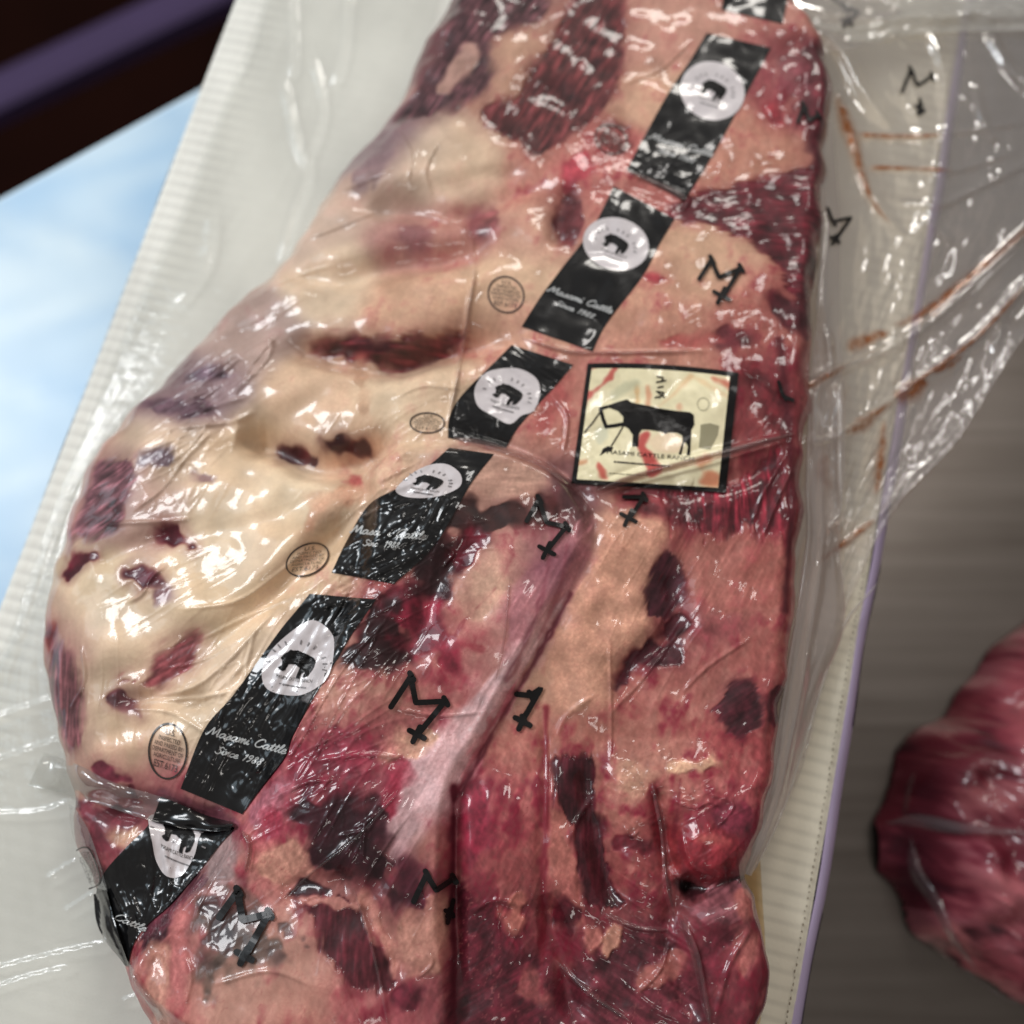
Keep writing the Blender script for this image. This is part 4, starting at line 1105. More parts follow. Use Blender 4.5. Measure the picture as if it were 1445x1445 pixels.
for pts, a, w in [([(672, 375), (662, 430), (655, 480), (640, 560), (632, 600)], 1.6, 1.0), ([(600, 300), (660, 330), (668, 375)], .8, 1),
                  ([(640, 612), (700, 628), (760, 650), (815, 690)], 1.5, 1.1), ([(835, 690), (905, 668), (1010, 640), (1115, 612)], 2.2, 1.3),
                  ([(840, 700), (905, 680), (1000, 655), (1115, 622)], 1.2, .9), ([(735, 475), (800, 495), (870, 498), (1000, 495)], 1.0, 1.0),
                  ([(885, 245), (930, 262), (970, 280), (960, 300)], 1.0, .9), ([(480, 800), (520, 815), (560, 828)], .8, .8),
                  ([(200, 990), (280, 985), (330, 975)], 1.0, .8), ([(180, 1000), (240, 1005), (300, 1040)], .8, .8), ([(340, 985), (350, 930), (360, 890)], .8, .7),
                  ([(330, 505), (380, 480), (375, 510), (330, 555)], 1.0, .9), ([(250, 605), (330, 595), (360, 580)], 1.2, 1.0), ([(250, 660), (300, 610)], 1.0, .9),
                  ([(180, 850), (200, 840), (215, 815), (232, 800)], 1.2, .8), ([(150, 740), (250, 735), (270, 730)], .9, .8), ([(260, 860), (330, 850), (380, 820), (440, 770)], .8, .8),
                  ([(340, 1170), (352, 1190), (346, 1230)], 1.6, .8), ([(390, 1275), (440, 1230), (500, 1180), (560, 1120)], .7, .6), ([(500, 1250), (530, 1350), (550, 1445)], .7, .5),
                  ([(460, 1350), (490, 1400), (510, 1445)], .7, .6), ([(770, 985), (772, 1100), (770, 1180)], .8, .7), ([(860, 900), (862, 1000), (862, 1075)], .8, .6),
                  ([(920, 1100), (935, 1180), (940, 1250), (955, 1300)], 1.4, .8), ([(850, 1290), (900, 1310), (945, 1312)], 1.0, .6), ([(960, 1290), (985, 1350), (1000, 1445)], 1.8, 1.0),
                  ([(780, 1350), (830, 1400), (890, 1440)], 1.4, .8), ([(1000, 1120), (1035, 1135), (1010, 1170)], .9, .6), ([(880, 1165), (890, 1180), (902, 1172)], .8, .5),
                  ([(950, 1130), (980, 1140), (1000, 1132), (1020, 1140)], .8, .6), ([(960, 1170), (975, 1220), (1010, 1238)], .9, .5), ([(940, 1205), (950, 1230), (965, 1245)], .9, .5),
                  ([(500, 1170), (530, 1150)], 1.0, .7), ([(478, 1180), (520, 1170)], .9, .6), ([(515, 1160), (512, 1215)], .9, .5), ([(620, 770), (640, 780), (625, 800)], 1.0, .6),
                  ([(700, 1260), (705, 1330)], .6, .6), ([(590, 1380), (610, 1360), (605, 1345)], .7, .6), ([(1100, 560), (1060, 530), (1045, 520)], .8, .7), ([(960, 880), (940, 910), (900, 950)], 1.0, .7)]:
    F.line(pts, a, w)

PACK = empty("vacuum_packed_beef", (0, 0, 0.002))
tag(PACK, "large vacuum packed beef slab with a diagonal row of black bands", "meat")
F.build("meat", MASK, M_meat, PACK)
# height the prints lie on: the film bridges the smallest dips
H2 = F.H.copy()
for dj in (-1, 0, 1):
    for di in (-1, 0, 1):
        H2 = np.maximum(H2, np.roll(np.roll(F.H, dj, 0), di, 1))


def on(px, py, lift):
    x, y, z = F.surf(np.asarray(px, float), np.asarray(py, float), H2)
    return np.stack([x, y, z + lift], -1)


# ------------------------------------------------------------------ prints on the film
def strip(name, left, right, nu, nv, lift, mat, parent, place=on, colors=None, ripple=0.0):
    a, b = resample(smooth_line(left, False, 6), nv), resample(smooth_line(right, False, 6), nv)
    s = np.linspace(0, 1, nu)[None, :, None]
    g = a[:, None, :] * (1 - s) + b[:, None, :] * s
    v = place(g[..., 0].ravel(), g[..., 1].ravel(), lift)
    return mesh(name, v, grid_faces(nv, nu), mat, parent, colors=colors(g) if colors else None)


def disc(name, pts, lift, mat, parent, place=on, rings=14, n=72):
    p = resample(np.vstack([smooth_line(pts, True, 8), smooth_line(pts, True, 8)[:1]]), n + 1)[:-1]
    c = p.mean(0)
    r = np.linspace(0.02, 1, rings)[:, None, None]
    g = c + (p - c)[None] * r
    v = place(g[..., 0].ravel(), g[..., 1].ravel(), lift)
    f = []
    for i in range(rings - 1):
        for k in range(n):
            f.append((i * n + k, i * n + (k + 1) % n, (i + 1) * n + (k + 1) % n, (i + 1) * n + k))
    f.append(tuple(range(n)))
    return mesh(name, v, f, mat, parent)


def stroke_geo(lines, width, step=1.2):
    """ribbons along photo-pixel polylines -> px verts, faces; round ends"""
    V, Fc = [], []
    for ln in lines:
        p = np.asarray(ln, float)
        L = np.linalg.norm(np.diff(p, axis=0), axis=1).sum()
        p = resample(p, max(3, int(L / step) + 1))
        t = np.gradient(p, axis=0)
        t /= np.linalg.norm(t, axis=1, keepdims=True) + 1e-9
        nrm = np.stack([-t[:, 1], t[:, 0]], 1)
        w = width if np.ndim(width) else np.full(len(p), width)
        w = np.interp(np.linspace(0, 1, len(p)), np.linspace(0, 1, len(w)), w)[:, None]
        o = len(V)
        V += [tuple(q) for q in np.stack([p - nrm * w / 2, p + nrm * w / 2], 1).reshape(-1, 2)]
        Fc += [(o + 2 * i, o + 2 * i + 1, o + 2 * i + 3, o + 2 * i + 2) for i in range(len(p) - 1)]
        for e in (0, -1):
            o = len(V)
            V += [(p[e, 0] + w[e, 0] / 2 * math.cos(k * math.pi / 4), p[e, 1] + w[e, 0] / 2 * math.sin(k * math.pi / 4)) for k in range(8)]
            Fc.append(tuple(range(o, o + 8)))
    return np.array(V), Fc


def strokes(name, lines, width, lift, mat, parent, place=on, step=1.2):
    V, Fc = stroke_geo(lines, width, step)
    return mesh(name, place(V[:, 0], V[:, 1], lift), Fc, mat, parent)


def polys(name, plist, lift, mat, parent, place=on, cell=4.0):
    """filled outlines (photo px), cut fine enough to follow the surface"""
    V, Fc = [], []
    for p in plist:
        p = np.asarray(p, float)
        L = np.linalg.norm(np.diff(np.vstack([p, p[0]]), axis=0), axis=1)
        q = []
        for i in range(len(p)):
            k = max(1, int(L[i] / cell))
            for j in range(k):
                q.append(p[i] + (p[(i + 1) % len(p)] - p[i]) * j / k)
        tri = tessellate_polygon([[Vector((a, b, 0)) for a, b in q]])
        pts = [tuple(a) for a in q]
        stack = [tuple(t) for t in tri]
        cache = {}

        def mid(i, j):
            key = (min(i, j), max(i, j))
            if key not in cache:
                pts.append(((pts[i][0] + pts[j][0]) / 2, (pts[i][1] + pts[j][1]) / 2))
                cache[key] = len(pts) - 1
            return cache[key]
        for _ in range(5):
            nxt = []
            for a, b, c in stack:
                ls = [math.dist(pts[a], pts[b]), math.dist(pts[b], pts[c]), math.dist(pts[c], pts[a])]
                m = max(ls)
                if m <= cell * 1.01:
                    nxt.append((a, b, c))
                    continue
                k = ls.index(m)
                if k == 1:
                    a, b, c = b, c, a
                elif k == 2:
                    a, b, c = c, a, b
                h = mid(a, b)
                nxt += [(a, h, c), (h, b, c)]
            stack = nxt
        o = len(V)
        V += pts
        Fc += [(a + o, b + o, c + o) for a, b, c in stack]
    V = np.array(V)
    return mesh(name, place(V[:, 0], V[:, 1], lift), Fc, mat, parent)


_tc = {}


def text_geo(s):
    """flat outline letters: verts (n,2), faces, width"""
    if s not in _tc:
        cu = bpy.data.curves.new("t", 'FONT')
        cu.body = s
        cu.size = 1
        cu.resolution_u = 3
        o = bpy.data.objects.new("t", cu)
        COL.objects.link(o)
        dg = bpy.context.evaluated_depsgraph_get()
        me = o.evaluated_get(dg).to_mesh()
        v = np.array([tuple(q.co)[:2] for q in me.vertices])
        f = [tuple(p.vertices) for p in me.polygons]
        o.evaluated_get(dg).to_mesh_clear()
        bpy.data.objects.remove(o)
        bpy.data.curves.remove(cu)
        _tc[s] = (v, f)
    return _tc[s]


def text(name, rows, cmap, lift, mat, parent, place=on):
    """rows: (string, centre s, baseline t, width, height) in the local frame that cmap turns into photo px"""
    V, Fc = [], []
    for s, cs, bt, w, h in rows:
        v, f = text_geo(s)
        x0, x1 = v[:, 0].min(), v[:, 0].max()
        q = np.stack([cs + ((v[:, 0] - x0) / (x1 - x0) - .5) * w, bt + v[:, 1] / 0.69 * h], 1)
        o = len(V)
        V += [tuple(a) for a in q]
        Fc += [tuple(i + o for i in t) for t in f]
    P = cmap(np.array(V))
    return mesh(name, place(P[:, 0], P[:, 1], lift), Fc, mat, parent, smooth=False)


def frame(c, ax, ay, bend=0.0):
    c, ax, ay = np.array(c, float), np.array(ax, float), np.array(ay, float)
    return lambda q: c + np.asarray(q)[:, :1] * ax + (np.asarray(q)[:, 1:2] + bend * np.asarray(q)[:, :1] ** 2) * ay


# joined-up lettering, x-height 1
SCRIPT = {
    'M': ([[(-.1, .2), (.1, 0), (.35, 1.0), (.55, 1.9), (.75, .9), (.85, .3), (1.15, 1.2), (1.4, 1.9), (1.5, .9), (1.6, .1), (1.8, .15)]], 1.85),
    'a': ([[(.75, .85), (.45, 1), (.12, .7), (.08, .25), (.32, 0), (.6, .3), (.78, .95), (.72, .25), (.88, 0), (1.05, .2)]], 1.0),
    's': ([[(0, .15), (.35, .6), (.5, 1.05), (.62, .6), (.62, .15), (.35, 0), (.1, .12)], [(.6, .1), (.85, .2)]], .8),
    'm': ([[(0, .9), (.15, 1), (.18, .05), (.35, .8), (.55, 1), (.6, .05), (.78, .8), (.98, 1), (1.02, .2), (1.15, 0), (1.3, .2)]], 1.25),
    'i': ([[(0, .3), (.2, 1), (.2, .2), (.35, 0), (.5, .2)], [(.25, 1.45), (.3, 1.55)]], .5),
    'C': ([[(1.2, 1.5), (1.0, 1.9), (.55, 1.8), (.15, 1.1), (.15, .4), (.5, 0), (.95, .1), (1.2, .45)]], 1.3),
    't': ([[(.1, .3), (.4, 1.7), (.28, .4), (.4, 0), (.6, .2)], [(.05, 1.1), (.65, 1.2)]], .6),
    'l': ([[(0, .2), (.4, 1.1), (.5, 1.8), (.33, 1.85), (.22, 1.2), (.22, .3), (.38, 0), (.55, .2)]], .55),
    'e': ([[(.05, .35), (.5, .6), (.52, .95), (.28, .98), (.1, .5), (.2, .05), (.5, .02), (.75, .25)]], .72),
    'S': ([[(1.0, 1.6), (.75, 1.9), (.35, 1.6), (.55, 1.1), (.85, .6), (.7, .05), (.25, 0), (0, .3)]], 1.05),
    'n': ([[(0, .9), (.15, 1), (.18, .05), (.4, .85), (.62, 1), (.65, .2), (.8, 0), (.95, .2)]], .9),
    'c': ([[(.65, .8), (.45, 1), (.12, .7), (.1, .25), (.35, 0), (.7, .2)]], .7),
    '1': ([[(.2, 1.4), (.5, 1.8), (.3, 0)]], .7),
    '9': ([[(.7, 1.3), (.45, 1.0), (.15, 1.2), (.3, 1.75), (.65, 1.75), (.7, 1.2), (.55, .4), (.3, 0)]], .85),
    '8': ([[(.4, .95), (.15, .5), (.35, 0), (.7, .3), (.5, .95), (.3, 1.4), (.5, 1.8), (.75, 1.5), (.4, .95)]], .9),
    ' ': ([], .75),
}


def script_lines(s, x0, y0, x1, y1, h, skip=()):
    """photo-px polylines for a line of script from (x0,y0) to (x1,y1) along the baseline; h = x-height"""
    tot = sum(SCRIPT[c][1] for c in s)
    d = np.array([x1 - x0, y1 - y0], float)
    up = np.array([d[1], -d[0]]) / np.linalg.norm(d)
    out, x = [], 0.0
    for k, c in enumerate(s):
        for ln in SCRIPT[c][0]:
            q = smooth_line(np.array(ln), False, 5)
            sx = x + q[:, 0] + 0.28 * q[:, 1]
            P = np.array([x0, y0]) + (sx / tot)[:, None] * d + (q[:, 1] * h)[:, None] * up
            if k not in skip:
                out.append(P)
        x += SCRIPT[c][1]
    return out


COW = np.array([(935, 345), (948, 335), (960, 318), (975, 322), (1000, 316), (1050, 328), (1100, 345), (1117, 365), (1116, 400), (1106, 430), (1092, 462),
                (1070, 478), (1062, 474), (1070, 440), (1052, 455), (1046, 492), (1024, 486), (1030, 450), (1035, 422), (1000, 405), (968, 410), (957, 450),
                (940, 460), (918, 450), (910, 440), (930, 424), (926, 392), (914, 380), (924, 360)], float)
COW = (COW - np.array([1012, 400])) / 100.0          # x right, y down


M_ring = principled("grey_ring_print", rgb(120, 114, 114), rough=0.4, coat=0.4)


def band(left, right, em=None, cow=None, words=None, nu=64, nv=130, skip=(), caption=True):
    b = strip("black_band", left, right, nu, nv, 0.00022, M_black, PACK)
    if em is not None:
        disc("emblem", em, 0.00048, M_emblem, b)
    if cow is not None:
        c, ax, ay = cow
        c, ax, ay = map(lambda q: np.array(q, float), (c, ax, ay))
        polys("cattle_figure", [c + COW[:, :1] * ax + COW[:, 1:] * ay], 0.00072, M_mark, b, cell=2.0)
        if caption:
            fr = frame(c, ax, -ay, 0.06)
            text("caption", [("MASAMI CATTLE RANCH", 0.05, -1.10, 2.1, .22)], fr, 0.00072, M_stamp, b)
            V = [[c + ax * a + ay * (1.42 - .06 * a * a), c + ax * (a + .14) + ay * (1.42 - .06 * a * a)] for a in np.linspace(-.7, .66, 8)]
            for k in range(17):
                th = R(215 - k * 15.5)
                p0 = c + ax * 1.55 * math.cos(th) - ay * (1.32 * math.sin(th) - .05)
                p1 = c + ax * 1.75 * math.cos(th) - ay * (1.52 * math.sin(th) - .05)
                if k % 4 != 3 and -0.2 < math.sin(th):
                    V.append([p0, p1])
            strokes("ring_print", V, np.linalg.norm(ax) * .09, 0.00072, M_ring, b)
    for w in words or ():
        s, x0, y0, x1, y1, h, wd = w
        strokes("lettering", script_lines(s, x0, y0, x1, y1, h, skip), wd, 0.00050, M_letter, b, step=.8)
    return b


def ell(cx, cy, rx, ry, ang, n=20):
    a = np.linspace(0, 2 * math.pi, n, endpoint=False)
    c, s = math.cos(R(ang)), math.sin(R(ang))
    x, y = rx * np.cos(a), ry * np.sin(a)
    return np.stack([cx + x * c - y * s, cy + x * s + y * c], 1)


band([(1030, -60), (1024, -20), (1018, 14)], [(1120, -60), (1112, -5), (1104, 34)], nu=50, nv=40)
band([(997, 47), (972, 88), (938, 140), (884, 240)], [(1088, 68), (1052, 135), (1010, 212), (966, 284)], ell(1005, 129, 46, 41, 20),
     ((1006, 128), (17, 5), (-4, 15)), [("Masami Cattle", 915, 196, 1004, 222, 4.6, 1.7), ("Since 1988", 926, 214, 978, 231, 3.6, 1.4)])
band([(866, 263), (836, 322), (791, 381), (762, 420), (736, 461)], [(952, 309), (930, 346), (906, 391), (857, 455), (836, 496)], ell(869, 345, 47, 37, 14),
     ((868, 345), (17, 6), (-3, 14)), [("Masami Cattle", 772, 411, 862, 443, 4.6, 1.7), ("Since 1988", 782, 430, 836, 450, 3.6, 1.4)])
band([(722, 487), (694, 515), (650, 560), (634, 590), (632, 618)], [(809, 515), (786, 542), (760, 570), (730, 605), (714, 632)],
     [(670, 549), (684, 528), (705, 521), (733, 521), (757, 535), (762, 556), (753, 580), (736, 587), (719, 599), (695, 587), (674, 573)],
     ((716, 557), (19, 6), (-5, 15)))
band([(634, 632), (608, 655), (567, 686), (521, 712), (490, 762), (468, 808)], [(697, 641), (667, 679), (646, 715), (622, 757), (594, 790), (556, 824)],
     [(560, 688), (584, 667), (608, 656), (632, 656), (650, 670), (648, 688), (618, 701), (584, 703), (563, 698)],
     ((604, 681), (19, 3), (-6, 11)), [("Masami Cattle", 494, 752, 600, 762, 6.0, 1.9), ("Since 1988", 512, 770, 562, 774, 4.6, 1.6)], skip=(4,))
band([(437, 838), (418, 862), (392, 894), (331, 979), (288, 1030), (255, 1113)], [(531, 846), (500, 890), (470, 940), (439, 990), (412, 1040), (402, 1068), (366, 1115), (342, 1149)],
     [(370, 957), (374, 933), (391, 909), (426, 881), (446, 876), (467, 892), (472, 913), (464, 954), (440, 975), (415, 982), (381, 975)],
     ((419, 937), (24, 4), (-5, 22)), [("Masami Cattle", 291, 1036, 402, 1064, 6.4, 1.9), ("Since 1988", 303, 1062, 368, 1080, 5.4, 1.7)], nv=170)
band([(228, 1130), (208, 1166), (180, 1194), (147, 1232), (136, 1267), (152, 1326), (176, 1362)], [(332, 1168), (312, 1190), (287, 1222), (242, 1274), (205, 1308), (188, 1334), (180, 1364)],
     [(214, 1150), (211, 1166), (215, 1187), (221, 1215), (235, 1236), (256, 1236), (273, 1211), (280, 1187), (284, 1168), (262, 1150)],
     ((252, 1178), (22, 9), (-2, 26)), [("Cattle", 160, 1296, 204, 1314, 5.2, 1.6)], nv=170)


def stamp(c, ax, ay, rows=6, wd=2.2):
    """oval inspection stamp, local frame -1..1"""
    c, ax, ay = np.array(c, float), np.array(ax, float), np.array(ay, float)
    a = np.linspace(0, 2 * math.pi, 48)
    ring = c + np.cos(a)[:, None] * ax + np.sin(a)[:, None] * ay
    o = strokes("inspection_stamp", [ring], wd, 0.00030, M_stamp, PACK)
    text("stamp_lettering", [("U.S.", 0, .58, .55, .22), ("INSPECTED", 0, .34, 1.15, .16), ("AND PASSED BY", 0, .12, 1.55, .16), ("DEPARTMENT OF", 0, -.10, 1.65, .16),
                             ("AGRICULTURE", 0, -.32, 1.45, .16), ("EST.6173", 0, -.66, 1.25, .25)][:rows], frame(c, ax, -ay), 0.00034, M_stamp, o)


stamp((237, 1060), (26, 8), (-6, 38), wd=2.6)
stamp((434, 790), (29, -3), (-6, 23))
stamp((603, 597), (24, 2), (-3, 14), wd=2)
stamp((714, 416), (25, 4), (-2, 25), wd=2.2)
stamp((862, 197), (22, 5), (-2, 20), wd=2)


def mark(zig, cross, w=6.5, place=on, parent=PACK, broken=False, cs=1.0):
    lines = [zig] if not broken else [zig[:4], zig[3:]]
    z = np.asarray(zig, float)
    up = []
    for k in (1, 3):
        if k < len(z):
            up.append([z[k] + (-1.5, -5), z[k] + (4, 5)])
    if cross is not None:
        c = np.array(cross, float)
        up += [[c + np.array((-10, -5)) * cs, c + np.array((11, 6)) * cs], [c + np.array((5, -10)) * cs, c + np.array((-5, 11)) * cs]]
    strokes("brand_mark", lines + up, w, 0.0010, M_mark, parent, place)


mark([(986, 395), (1003, 368), (1014, 393), (1044, 380), (1020, 420)], (1017, 418), 6)
mark([(743, 736), (760, 706), (771, 738), (799, 744), (773, 776)], (771, 777), 6.5)
mark([(552, 998), (580, 955), (587, 992), (628, 990), (593, 1033)], (588, 1036), 8)
mark([(729, 980), (748, 982), (763, 972), (738, 1016)], (737, 1018), 8)
mark([(880, 702), (908, 702), (890, 730)], (886, 731), 6)
mark([(584, 1272), (602, 1234), (616, 1256), (640, 1240)], None, 8)
mark([(640, 1270), (636, 1288), (632, 1302)], (634, 1287), 6.5, cs=.5)
mark([(310, 1294), (336, 1258), (343, 1298), (380, 1289), (350, 1342)], (345, 1348), 10)
mark([(1125, 174), (1133, 151), (1141, 172), (1153, 164)], None, 5)
mark([(1098, 540), (1104, 560), (1118, 566)], None, 5)

# ------------------------------------------------------------------ the square paper label
CO = np.array([[829, 514], [1042, 527], [1024, 696], [806, 683]], float)      # corners TL TR BR BL


def card_px(s, t):
    s, t = np.asarray(s, float)[..., None], np.asarray(t, float)[..., None]
    b = CO[0] * (1 - s) * (1 - t) + CO[1] * s * (1 - t) + CO[2] * s * t + CO[3] * (1 - s) * t
    b = b + np.array([0, -5.0]) * (4 * s * (1 - s)) * (1 - t)
    return b


def Zc(pts):
    """coordinates read off an enlargement of the label -> photo px"""
    return np.asarray(pts, float) / 5.5577 + np.array([800, 500])


def card_mesh(name, s0, s1, t0, t1, ns, nt, lift, mat, parent, colors=None):
    S, T = np.meshgrid(np.linspace(s0, s1, ns), np.linspace(t0, t1, nt))
    g = card_px(S, T)
    return mesh(name, on(g[..., 0].ravel(), g[..., 1].ravel(), lift), grid_faces(nt, ns), mat, parent, colors=colors(g) if colors else None)


def card_colors(g):
    X, Y = g[..., 0], g[..., 1]
    rg = np.random.default_rng(5)
    n = np.zeros(X.shape)
    for k in range(14):
        a, f = rg.uniform(0, 6.3), rg.uniform(.06, .5)
        n += np.sin((X * math.cos(a) + Y * math.sin(a)) * f + rg.uniform(0, 6.3)) / 14 ** .5
    c = np.ones(X.shape + (3,)) * np.array([238, 226, 186]) / 255
    c += (0.02 * n)[..., None]
    for pts, col, soft, st in [([(380, 90), (410, 85), (350, 200), (270, 270), (200, 330), (140, 400), (110, 470), (120, 400), (150, 310), (230, 270), (300, 190)], (196, 92, 82), 5, .95),
                               ([(150, 110), (300, 80), (250, 110), (170, 140)], (206, 120, 100), 6, .8), ([(60, 640), (100, 600), (100, 740), (60, 800), (50, 740)], (214, 130, 92), 8, .7),
                               ([(570, 640), (620, 610), (650, 640), (620, 720), (680, 800), (740, 900), (720, 950), (650, 970), (610, 880), (580, 800), (550, 720)], (190, 76, 70), 6, .95),
                               ([(240, 860), (270, 890), (320, 980), (270, 990), (245, 930)], (200, 90, 76), 6, .9), ([(60, 850), (150, 840), (130, 870), (60, 880)], (214, 140, 96), 6, .7),
                               ([(1130, 190), (1240, 200), (1330, 250), (1330, 330), (1240, 270)], (204, 110, 84), 7, .9), ([(1040, 1000), (1100, 920), (1200, 950), (1180, 1040), (1080, 1040)], (206, 120, 84), 10, .85),
                               ([(1000, 870), (1080, 790), (1140, 830), (1060, 900)], (216, 140, 96), 10, .7), ([(690, 430), (800, 340), (900, 230), (960, 170), (980, 190), (880, 290), (770, 390)], (226, 180, 130), 8, .7),
                               ([(620, 270), (650, 280), (650, 400), (620, 400)], (214, 140, 104), 6, .7), ([(530, 250), (560, 260), (560, 380), (540, 380)], (224, 176, 120), 6, .7),
                               ([(860, 400), (890, 390), (900, 450), (860, 450)], (222, 160, 124), 6, .7), ([(960, 170), (1100, 230), (1250, 320), (1330, 370), (1300, 380), (1100, 270)], (228, 190, 140), 8, .6),
                               ([(340, 330), (420, 240), (530, 210), (560, 250), (440, 320), (380, 370)], (196, 192, 158), 10, .8), ([(220, 600), (300, 560), (330, 620), (290, 700), (230, 690)], (206, 204, 176), 8, .8),
                               ([(640, 680), (780, 620), (900, 660), (900, 760), (700, 780)], (236, 206, 172), 10, .8)]:
        d = sdf(X, Y, Zc(smooth_line(pts, True, 3))) + 1.3 * n
        m = sstep(d / soft + .5) * st
        c = c * (1 - m[..., None]) + np.array(col) / 255 * m[..., None]
    return s2l(np.clip(c, 0, 1)).reshape(-1, 3)


card = card_mesh("paper_label", 0, 1, 0, 1, 110, 90, 0.0008, M_mark, PACK)
tag(card, "square cream label with black border and an ox figure")
card_mesh("label_face", .032, .945, .045, .965, 150, 120, 0.00115, M_card, card, card_colors)
OX = [(250, 425), (320, 408), (400, 380), (470, 362), (500, 385), (560, 398), (640, 412), (720, 432), (850, 452), (960, 462), (990, 482), (996, 560), (972, 600), (968, 680),
      (962, 800), (935, 800), (945, 730), (930, 700), (912, 700), (905, 745), (892, 798), (872, 790), (905, 690), (900, 645), (860, 622), (792, 620), (770, 632), (742, 616),
      (640, 600), (585, 598), (562, 630), (556, 732), (508, 728), (514, 640), (480, 590), (436, 566), (440, 500), (400, 455), (330, 428), (285, 440), (262, 470), (248, 455)]
polys("ox_figure", [Zc(OX)], 0.0014, M_mark, card, cell=3.0)
strokes("ox_halter", [Zc([(262, 440), (280, 510), (305, 578)]), Zc([(305, 575), (370, 568), (450, 552)])], 5.0, 0.0014, M_mark, card)
strokes("rope", [Zc([(252, 470), (200, 545), (138, 618)]), Zc([(445, 560), (400, 640), (345, 728)])], 2.0, 0.0014, M_mark, card)
polys("rope_end", [Zc([(262, 790), (280, 748), (320, 728), (362, 738), (350, 760), (300, 775), (250, 805)])], 0.0014, M_mark, card)
strokes("characters", [Zc([(705, 185), (752, 192), (738, 225)]), Zc([(700, 228), (770, 215)]), Zc([(710, 270), (750, 262)]), Zc([(700, 300), (760, 310), (720, 350)]), Zc([(712, 310), (760, 345)]), Zc([(690, 350), (712, 340)])], 2.2, 0.0014, M_mark, card)
polys("grey_print", [Zc([(1045, 560), (1120, 548), (1190, 570), (1180, 640), (1120, 755), (1030, 740), (1040, 650)])], 0.0013, M_grey, card)
a = np.linspace(0, 2 * math.pi, 28)
strokes("grey_ring", [Zc(np.stack([1065 + 45 * np.cos(a), 400 + 50 * np.sin(a)], 1))], 1.0, 0.0013, M_grey, card)
text("lettering", [("MASAMI CATTLE RANCH", 0, 0, 122, 5.5)], frame(Zc([(650, 815)])[0], (1, .085), (0.085, -1)), 0.0014, M_mark, card)
strokes("small_print", [Zc([(370 + k * 26, 850 + k * 2.2), (370 + k * 26 + random.choice((12, 18)), 851 + k * 2.2)]) for k in range(17)], 2.2, 0.0014, M_stamp, card)
strokes("small_print", [Zc([(330 + k * 26, 940 + k * 1.6), (330 + k * 26 + random.choice((12, 18)), 941 + k * 1.6)]) for k in range(12)], 1.4, 0.0014, M_grey, card)
# ------------------------------------------------------------------ loose film: the bag's flaps, folds and the juice in them
class Sheet:
    """film stretched between two traced lines; z given along each"""
    def __init__(self, inner, outer, zi, zo, n, m, ridges=(), power=1.6, noise=0.0006, seed=1, rough=1.9):
        a, b = resample(smooth_line(inner, False, 5), n), resample(smooth_line(outer, False, 5), n)
        s = np.linspace(0, 1, m)[None, :]
        self.g = a[:, None, :] * (1 - s[..., None]) + b[:, None, :] * s[..., None]
        ti = np.linspace(0, 1, n)
        zi = np.interp(ti, np.linspace(0, 1, len(zi)), zi)[:, None] * 1e-3
        zo = np.interp(ti, np.linspace(0, 1, len(zo)), zo)[:, None] * 1e-3
        z = zo + (zi - zo) * (1 - s) ** power
        rg = np.random.default_rng(seed)
        w = np.fft.rfft2(rg.standard_normal((n, m)))
        k = np.hypot(np.fft.fftfreq(n)[:, None] * n / 3.0, np.fft.rfftfreq(m)[None, :] * m / 2.2) + .3
        nz = np.fft.irfft2(w * k ** -rough * np.exp(-(k / 26) ** 2), s=(n, m))
        z = z + noise * nz / nz.std() * np.minimum(1, s * 6)
        X, Y = self.g[..., 0], self.g[..., 1]
        for pts, amp, wd in ridges:
            d, t = seg_dist(X, Y, smooth_line(pts, False, 6))
            z = z + amp * 1e-3 * np.exp(-(d / wd) ** 2) * np.minimum(1, 8 * np.minimum(t, 1 - t) + .1)
        self.z, self.n, self.m = z, n, m

    def build(self, name, mat, parent):
        x, y = at(self.g[..., 0], self.g[..., 1], self.z)
        v = np.stack([x, y, self.z], -1).reshape(-1, 3)
        return mesh(name, v, grid_faces(self.n, self.m), mat, parent)

    def place(self, px, py, lift):
        q = self.g.reshape(-1, 2)
        zz = self.z.ravel()
        out = []
        for a, b in zip(px, py):
            d = (q[:, 0] - a) ** 2 + (q[:, 1] - b) ** 2
            k = np.argpartition(d, 4)[:4]
            w = 1 / (d[k] + 1)
            out.append((zz[k] * w).sum() / w.sum())
        z = np.array(out) + lift
        x, y = at(px, py, z)
        return np.stack([x, y, z], 1)


